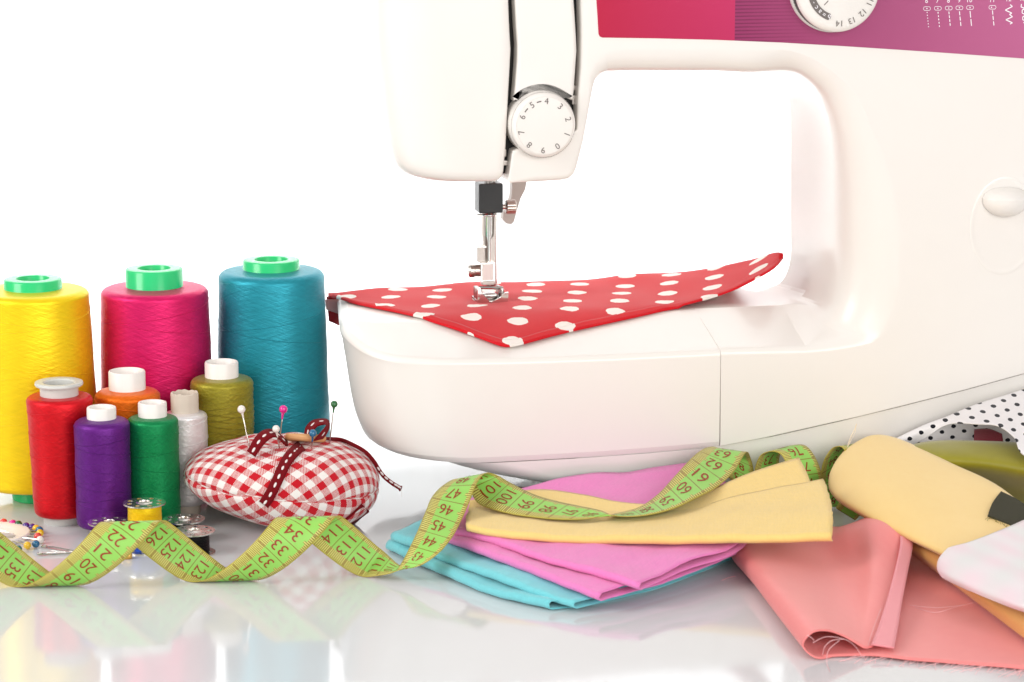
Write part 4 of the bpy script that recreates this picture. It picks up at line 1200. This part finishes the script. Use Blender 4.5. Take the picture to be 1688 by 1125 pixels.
for n in range(int(UL[0])+1, int(UL[-1])-1):
    tapetext(str(n), n-.52, 1); tapetext(str(151-n), n-.5, -1)
mb.build('number_print', plastic('brown_print', lin(150, 50, 14), .5), TP, smooth=False)

# ------------------------------------------------------------------ folded fabrics in the middle
CYAN = weave('cyan_cotton', lin(128, 222, 230), .8, .3, 20, .17); PINK = weave('pink_cotton', lin(253, 140, 208), .8, .3, 20, .17)
YELF = weave('yellow_cotton', lin(255, 221, 134), .75, .3, 20, .13)
def fabric(name, label, base): return thing(name, label, 'fabric', base, 0, 'folded fabrics')
def lin_(a, b): return lambda t: a+(b-a)*t
F1 = fabric('folded_fabric', 'cyan folded fabric at the bottom of the central stack', P(700, 930, 0))
def sheetfold(parent, name, mat, front, right, back, left, g, nu=44, nv=26, amp=.03, ph=0, solid=.05, gs=None):
    amp *= 1.5
    G = coons([P(*q) for q in front], [P(*q) for q in back], [P(*q) for q in left], [P(*q) for q in right], nu, nv)
    FG = foldgrid(G, g, amp, ph, gs=gs); rj = random.Random(int(ph*100))
    for e, k in ((0, 1), (-1, -2)):
        d = [(a-b).normalized() for a, b in zip(FG[e], FG[k])]; q = 0
        for j in range(len(d)):
            q = .6*q+rj.uniform(-.035, .035); FG[e][j] = FG[e][j]+d[j]*q
    return MB().grid(FG).build(name, mat, parent, solid=solid, sharp=0)
sheetfold(F1, 'lower_fold', CYAN, [(643, 897, .34), (720, 935, .32), (820, 975, .30), (912, 999, .26)], [(912, 999, .26), (1000, 985, .22), (1100, 958, .2), (1235, 905, .2)], [(930, 812, .3), (1080, 850, .25), (1235, 905, .2)], [(643, 897, .34), (760, 860, .3), (930, 812, .3)], lin_(.5, .36), ph=.3)
sheetfold(F1, 'upper_fold', CYAN, [(650, 884, .85), (735, 918, .82), (850, 962, .72), (952, 996, .42)], [(952, 996, .42), (1030, 976, .5), (1120, 948, .55), (1240, 900, .6)], [(940, 802, .75), (1090, 845, .7), (1240, 900, .6)], [(650, 884, .85), (760, 845, .75), (940, 802, .75)], lin_(.42, .34), ph=1.4)
F2 = fabric('folded_fabric', 'pink folded fabric lying between the cyan and yellow fabrics', P(760, 900, 1))
sheetfold(F2, 'lower_fold', PINK, [(698, 872, 1.30), (780, 902, 1.28), (890, 944, 1.15), (993, 984, .80)], [(993, 984, .80), (1060, 965, .85), (1140, 938, .95), (1225, 902, 1.1)], [(880, 808, 1.25), (1060, 850, 1.2), (1225, 902, 1.1)], [(698, 872, 1.3), (770, 840, 1.25), (880, 808, 1.25)], lin_(.40, .36), ph=2.1)
sheetfold(F2, 'upper_fold', PINK, [(703, 861, 1.70), (790, 884, 1.68), (930, 928, 1.55), (1058, 966, 1.22)], [(1058, 966, 1.22), (1120, 938, 1.35), (1225, 896, 1.6), (1230, 830, 1.7), (1155, 770, 1.8)], [(875, 806, 1.65), (960, 790, 1.7), (1060, 779, 1.75), (1155, 770, 1.8)], [(703, 861, 1.7), (770, 832, 1.65), (875, 806, 1.65)], lin_(.40, .34), ph=2.9)
F3 = fabric('folded_fabric', 'yellow folded fabric on top of the pink one, under the tape', P(900, 890, 2))
sheetfold(F3, 'fold', YELF, [(768, 868, 2.16), (840, 881, 2.12), (950, 888, 2.08), (1080, 890, 2.1), (1220, 888, 2.25), (1372, 884, 2.62)], [(1372, 884, 2.62), (1373, 862, 2.9), (1368, 830, 3.15), (1357, 792, 3.42)], [(775, 836, 2.2), (900, 838, 2.15), (1040, 845, 2.15), (1150, 836, 2.4), (1250, 812, 2.95), (1357, 792, 3.42)], [(768, 868, 2.16), (770, 850, 2.2), (775, 836, 2.2)], lin_(.36, .44), nu=60, ph=.8, amp=.02, gs=lambda s: 1-.75*s)
G = coons([P(772, 842, 2.15), P(900, 850, 2.12), P(1040, 855, 2.12), P(1150, 848, 2.32), P(1250, 826, 2.75), P(1340, 808, 3.2)], [P(775, 826, 2.25), P(880, 808, 2.65), P(960, 816, 2.55), P(1020, 828, 2.4), P(1085, 831, 2.4), P(1160, 812, 2.75), P(1240, 779, 3.4), P(1317, 755, 3.9)], [P(772, 842, 2.15), P(775, 826, 2.25)], [P(1340, 808, 3.2), P(1330, 780, 3.55), P(1317, 755, 3.9)], 60, 12)
MB().grid(G).build('under_layer', YELF, F3, solid=.07, sharp=0)
# brown sheet standing in for the shade and reflection under the machine base
T = fabric('under_base_shade', 'brown sheet painted as the shade under the machine base', P(900, 806, .2))
MB().grid(coons([atZ(850, 818, .3), atZ(1000, 820, .3)], [atZ(852, 804, .3), atZ(1000, 804, .3)], [atZ(850, 818, .3), atZ(852, 804, .3)], [atZ(1000, 820, .3), atZ(1000, 804, .3)], 8, 4)).build('scrap', weave('brown_shade', lin(104, 62, 58)), T, solid=.1)

# ------------------------------------------------------------------ coral cloth at the right front
def satin(name, col, dark, rough=.42, sheen=.2, tr=.08):
    t = NT(name); uv = t.add('ShaderNodeUVMap').outputs[0]
    n = t.noise(uv, 1.5, 4); n2 = t.noise(uv, 45, 3, .7)
    t.setc(t.mix(t.math('ADD', t.math('MULTIPLY', n, .5), t.math('MULTIPLY', n2, .5)), dark, col)); t.p(Roughness=rough, Sheen_Weight=sheen, Specular_IOR_Level=.4, Anisotropic=.4); t.translucent(col, tr)
    x, y, z = t.sep(uv); tw = t.math('SINE', t.math('MULTIPLY', t.math('ADD', x, y), 150))
    t.bump(t.math('ADD', t.math('MULTIPLY', tw, .3), n2), .22, .025); return t.m
CORAL = satin('coral_satin', lin(255, 154, 150), lin(246, 134, 134), tr=.10); CORL = satin('coral_selvedge', lin(248, 160, 166), lin(240, 148, 156), .6)
F4 = fabric('coral_fabric', 'coral pink satin fabric rolled over at the right front', P(1400, 1000, 0))
rows = [
 [(1320, 900, .1), (1255, 898, .1), (1222, 888, .35), (1238, 876, .8), (1285, 868, .9), (1345, 868, .9), (1400, 869, 1.15), (1440, 858, 1.55), (1475, 869, 1.5), (1504, 886, 1.2)],
 [(1300, 925, .10), (1235, 922, .10), (1204, 913, .42), (1222, 902, 1.05), (1280, 903, .95), (1345, 893, .85), (1398, 870, 1.6), (1440, 857, 2.15), (1475, 868, 2.05), (1504, 887, 1.6)],
 [(1330, 968, .10), (1272, 973, .10), (1243, 962, .45), (1261, 948, 1.15), (1310, 945, 1.0), (1370, 938, .55), (1410, 928, .85), (1442, 922, 1.35), (1468, 926, 1.25), (1493, 934, 1.05)],
 [(1362, 1018, .10), (1312, 1032, .10), (1285, 1017, .48), (1303, 1000, 1.2), (1342, 999, 1.15), (1380, 1000, .72), (1408, 1001, .60), (1434, 1003, .75), (1458, 1005, .68), (1480, 1008, .6)],
 [(1392, 1076, .10), (1350, 1086, .10), (1324, 1066, .55), (1338, 1044, 1.2), (1362, 1040, 1.2), (1386, 1047, .95), (1407, 1058, .66), (1424, 1068, .42), (1432, 1068, .38), (1438, 1067, .36)]]
MB().grid(patch([[P(*q) for q in r] for r in rows], 8, 12)).build('rolled_layer', CORAL, F4, solid=.06, sharp=0)
rows = [[(1235, 921, .06), (1350, 905, .1), (1450, 890, .1), (1560, 880, .1), (1760, 880, .1)], [(1300, 1010, .06), (1400, 1000, .1), (1500, 990, .14), (1600, 980, .14), (1800, 980, .1)], [(1345, 1084, .05), (1425, 1082, .10), (1520, 1090, .16), (1600, 1096, .12), (1840, 1118, .1)]]
G = patch([[P(*q) for q in r] for r in rows], 12, 14)
for r_ in G:
    for p in r_: p.z += max(0, wob(p, .02, .7))
MB().grid(G).build('flat_layer', CORAL, F4, solid=.06, sharp=0)
e = [(P(1484, 884, 1.86), P(1505, 889, 1.66)), (P(1483, 905, 1.68), P(1503, 910, 1.42)), (P(1474, 945, 1.32), P(1495, 950, 1.1)), (P(1463, 985, .98), P(1487, 992, .82)), (P(1449, 1030, .70), P(1480, 1036, .60)), (P(1436, 1063, .52), P(1474, 1069, .42))]
MB().grid(strip(e, 10, 5)).build('selvedge', CORL, F4, solid=.05, sharp=0)
mb = MB()
rnd = random.Random(5)
for k in range(46):
    px = 1415+rnd.random()*280; py = 1081+(px-1425)*.092
    a = P(px, py-1, .12); L = rnd.uniform(.3, 1.3); an = rnd.uniform(-.9, .4)
    b = a+Vector((math.sin(an)*L-.3*L, -abs(math.cos(an))*L*.75, -.09)); mb.tube([a, a.lerp(b, .5)+Vector((0, 0, .03)), b], .011, 3, False)
for q in ([(1330, 1047, 1.2), (1338, 1052, 1.15), (1342, 1056, .9)], [(1340, 1060, .9), (1362, 1050, 1.1), (1392, 1054, 1.0), (1410, 1066, .6), (1420, 1082, .1)], [(1356, 1080, .3), (1360, 1066, .8), (1372, 1056, 1.05), (1390, 1054, 1.0)], [(1368, 1108, .02), (1363, 1092, .1), (1366, 1072, .7), (1384, 1056, 1.0)], [(1500, 998, .2), (1545, 1002, .25), (1590, 997, .3), (1600, 995, .3)], [(1505, 1000, .2), (1540, 1010, .25), (1575, 1001, .3), (1604, 994, .35)], [(1190, 957, .02), (1200, 953, .05), (1212, 950, .05)], [(1429, 1070, .35), (1440, 1035, .72), (1452, 1004, .85)]):
    mb.tube(cr([P(*v) for v in q], 5), .012, 4, False)
tag(mb.build('loose_threads', plastic('pale_pink_thread', lin(248, 196, 198), .7), F4), kind='stuff')

# ------------------------------------------------------------------ golden satin, white pink, olive, dark and dotted fabrics
GOLD = satin('golden_satin', lin(252, 222, 146), lin(246, 208, 124), .42, .3)
F5 = fabric('golden_fabric', 'pale golden satin fabric folded into a rounded band', P(1500, 880, 1))
rows = [
 [(1440, 862, .7), (1425, 848, 1.0), (1425, 815, 1.6), (1440, 775, 2.1), (1465, 742, 2.6), (1480, 738, 2.7)],
 [(1392, 834, 1.5), (1380, 818, 1.9), (1385, 785, 2.5), (1404, 752, 3.0), (1436, 727, 3.4), (1458, 724, 3.4)],
 [(1378, 822, 2.0), (1367, 804, 2.5), (1371, 776, 3.0), (1393, 744, 3.5), (1429, 721, 3.85), (1456, 719, 3.8)],
 [(1392, 833, 1.95), (1384, 822, 2.45), (1398, 790, 3.02), (1420, 755, 3.55), (1450, 721, 3.95), (1474, 722, 3.75)],
 [(1434, 856, 1.75), (1428, 848, 2.25), (1445, 815, 2.9), (1465, 775, 3.45), (1490, 733, 3.9), (1506, 735, 3.6)],
 [(1500, 890, 1.45), (1497, 884, 1.95), (1518, 850, 2.55), (1540, 803, 3.15), (1562, 766, 3.5), (1576, 770, 3.2)],
 [(1565, 921, 1.3), (1562, 915, 1.8), (1588, 880, 2.35), (1612, 832, 2.9), (1636, 800, 3.2), (1648, 806, 2.85)],
 [(1650, 963, 1.2), (1648, 957, 1.6), (1676, 920, 2.1), (1698, 885, 2.5), (1715, 858, 2.8), (1727, 866, 2.4)],
 [(1740, 1010, 1), (1738, 1003, 1.4), (1770, 960, 1.9), (1790, 925, 2.3), (1804, 905, 2.6), (1815, 912, 2.2)]]
MB().grid(patch([[P(*q) for q in r] for r in rows], 8, 8)).build('rolled_layer', GOLD, F5, solid=.06, sharp=0)
rows = [[(1500, 880, 1.25), (1494, 893, 1.25), (1497, 904, .95), (1502, 913, .45)], [(1560, 905, 1.2), (1556, 922, 1.25), (1556, 941, .95), (1563, 957, .4)], [(1640, 950, 1.2), (1636, 972, 1.25), (1632, 993, .95), (1636, 1012, .4)], [(1725, 1000, 1.2), (1720, 1025, 1.25), (1706, 1042, .95), (1700, 1060, .4)], [(1790, 1050, 1.2), (1785, 1075, 1.2), (1775, 1090, .95), (1770, 1105, .4)]]
MB().grid(patch([[P(*q) for q in r] for r in rows], 8, 8)).build('under_layer', satin('golden_satin_back', lin(240, 184, 108), lin(228, 164, 88), .45), F5, solid=.06, sharp=0)
mb = MB(); mb.tube(cr([P(1395, 742, 3.5), P(1402, 722, 4.0), P(1409, 708, 4.4), P(1412, 699, 4.7)], 5), .022, 4, False); mb.tube(cr([P(1395, 742, 3.5), P(1404, 724, 4.0), P(1410, 712, 4.2), P(1410, 702, 4.5)], 5), .016, 4, False)
tag(mb.build('loose_threads', plastic('cream_thread', lin(232, 214, 186), .7), F5), kind='stuff')
t = NT('white_pink_check'); uv = t.add('ShaderNodeUVMap').outputs[0]; x, y, z = t.sep(uv)
sx_ = t.math('MULTIPLY_ADD', t.math('SINE', t.math('MULTIPLY', x, 2.6)), .5, .5); sy_ = t.math('MULTIPLY_ADD', t.math('SINE', t.math('MULTIPLY', y, 2.4)), .5, .5)
c1 = t.mix(t.math('MULTIPLY', sx_, .55), lin(228, 219, 221), lin(232, 202, 211)); c2 = t.mix(t.math('MULTIPLY', sy_, .35), c1, lin(206, 222, 214)); t.setc(c2); t.p(Roughness=.6, Sheen_Weight=.3)
t.bump(t.noise(uv, 40, 3), .2, .02)
F6 = fabric('white_fabric', 'white and pale pink checked fabric folded at the right edge', P(1620, 960, 1.5))
rows = [[(1600, 975, 1.2), (1590, 960, 1.4), (1590, 935, 1.8), (1600, 915, 2.1)], [(1560, 956, 1.55), (1552, 944, 1.75), (1553, 926, 2.1), (1566, 908, 2.4)], [(1556, 953, 1.75), (1548, 938, 2.0), (1552, 920, 2.35), (1566, 903, 2.6)], [(1576, 963, 1.75), (1572, 950, 2.1), (1584, 924, 2.55), (1602, 893, 2.75)], [(1632, 988, 1.7), (1632, 972, 2.1), (1642, 934, 2.65), (1656, 872, 2.9)], [(1700, 1012, 1.6), (1700, 996, 2.05), (1708, 940, 2.7), (1716, 848, 3.0)], [(1790, 1030, 1.5), (1790, 1010, 2), (1795, 950, 2.7), (1800, 830, 3.0)]]
MB().grid(patch([[P(*q) for q in r] for r in rows], 8, 8)).build('folded_layer', t.m, F6, solid=.06, sharp=0)
MB().grid(patch([[P(1551, 950, 1.7), P(1545, 938, 1.9), P(1548, 924, 2.2)], [P(1566, 955, 1.55), P(1560, 940, 1.75), P(1563, 920, 2.1)]], 6, 4)).build('pink_lining', weave('deep_pink', lin(232, 96, 140)), F6, solid=.05)
OLS = satin('olive_satin', lin(160, 152, 36), lin(130, 124, 22), .4, .25)
F7 = fabric('olive_fabric', 'olive green satin fabric draped behind the golden band', P(1620, 780, 1))
rows = [[(1440, 760, 3.0), (1440, 762, 3.2), (1440, 780, 2.6), (1440, 800, 1.6), (1440, 835, .4)], [(1500, 735, 3.5), (1500, 739, 3.75), (1500, 765, 3.1), (1500, 795, 1.9), (1500, 832, .4)], [(1550, 727, 3.7), (1550, 731, 3.95), (1550, 760, 3.4), (1550, 796, 2.0), (1550, 834, .4)], [(1620, 728, 3.8), (1620, 732, 4.05), (1620, 765, 3.4), (1620, 800, 1.9), (1620, 838, .3)], [(1700, 731, 3.8), (1700, 736, 4.1), (1700, 775, 3.4), (1700, 812, 1.9), (1700, 850, .3)], [(1790, 735, 3.8), (1790, 740, 4.1), (1790, 782, 3.4), (1790, 822, 1.8), (1790, 860, .3)]]
MB().grid(patch([[P(*q) for q in r] for r in rows], 8, 8)).build('draped_layer', OLS, F7, solid=.06, sharp=0)
F8 = fabric('dark_scrap', 'dark grey green fabric scrap lying on the golden band', P(1660, 840, 2.6))
g = [[P(1628, 851, 2.82), P(1636, 830, 3.06), P(1650, 811, 3.28)], [P(1650, 860, 2.70), P(1664, 840, 2.92), P(1678, 825, 3.1)], [P(1690, 878, 2.55), P(1704, 862, 2.75), P(1718, 852, 2.9)]]
MB().grid(patch(g, 6, 6)).build('scrap', weave('dark_felt', lin(66, 64, 46), .9, .04, 15, .3), F8, solid=.07)
mb = MB()
for k in range(9):
    a = P(1629+k*4.6, 851.5+k*2.0, 2.8-k*.02); mb.tube([a, a+Vector((rnd.uniform(-.2, .1), -.2, -.02)), a+Vector((rnd.uniform(-.4, .2), -.35, -.06))], .012, 3, False)
tag(mb.build('loose_threads', plastic('olive_fray', lin(120, 110, 40), .8), F8), kind='stuff')
BDOT = dots('white_black_dots', lin(238, 234, 234), lin(26, 26, 34), .66, .13, R(30), (.1, .2), stag=True, ragged=.12)
F9 = fabric('dotted_fabric', 'white fabric with small black dots, against the machine base', P(1600, 720, 1))
rows = [[(1470, 727, 3.2), (1474, 727, 3.3), (1478, 733, 3.2), (1484, 745, 2.6)], [(1522, 702, 4.0), (1524, 703, 4.1), (1524, 710, 4.0), (1526, 722, 3.6)], [(1562, 687, 4.6), (1563, 688.5, 4.7), (1563, 694, 4.65), (1564, 700, 4.55)], [(1610, 667, 5.2), (1612, 669, 5.35), (1613, 684, 5.2), (1614, 700, 5.0)], [(1650, 655, 5.5), (1652, 657, 5.7), (1650, 682, 5.4), (1645, 703, 5.1)], [(1690, 643, 5.8), (1692, 645, 6.0), (1680, 690, 5.3), (1672, 722, 4.8)], [(1740, 628, 6.0), (1740, 630, 6.2), (1715, 700, 5.2), (1690, 752, 4.2)], [(1800, 615, 6.0), (1800, 620, 6.2), (1790, 700, 5.2), (1770, 770, 4.0)]]
G = patch([[P(*q) for q in r] for r in rows], 8, 8); MB().grid(G, [(p.x, p.z*1.25+p.y*.35) for r in G for p in r]).build('outer_layer', BDOT, F9, solid=.05, sharp=0)
rows = [[(1476, 728, 3.0), (1482, 740, 2.6), (1490, 760, 2.0)], [(1530, 702, 3.7), (1530, 720, 3.3), (1532, 755, 2.2)], [(1580, 692, 4.1), (1580, 712, 3.6), (1580, 755, 2.2)], [(1630, 690, 4.3), (1630, 712, 3.7), (1630, 755, 2.2)], [(1690, 690, 4.4), (1690, 712, 3.8), (1690, 760, 2.2)]]
G = patch([[P(*q) for q in r] for r in rows], 8, 8); MB().grid(G, [(p.x, p.z*1.25+p.y*.35) for r in G for p in r]).build('inner_layer', BDOT, F9, solid=.05, sharp=0)
rows = [[(1563, 722, 4.4), (1572, 712, 4.6), (1600, 703, 4.95)], [(1558, 740, 3.6), (1562, 726, 4.0), (1574, 712, 4.5)]]
T = fabric('crimson_scrap', 'dark crimson fabric scrap tucked inside the black dotted fabric', P(1625, 720, 3))
MB().grid(patch([[P(1606, 709, 4.0), P(1630, 708, 4.1), P(1652, 716, 4.0)], [P(1605, 735, 3.5), P(1628, 735, 3.5), P(1655, 738, 3.5)]], 6, 6)).build('scrap', weave('crimson_cotton', lin(132, 6, 34)), T, solid=.08)
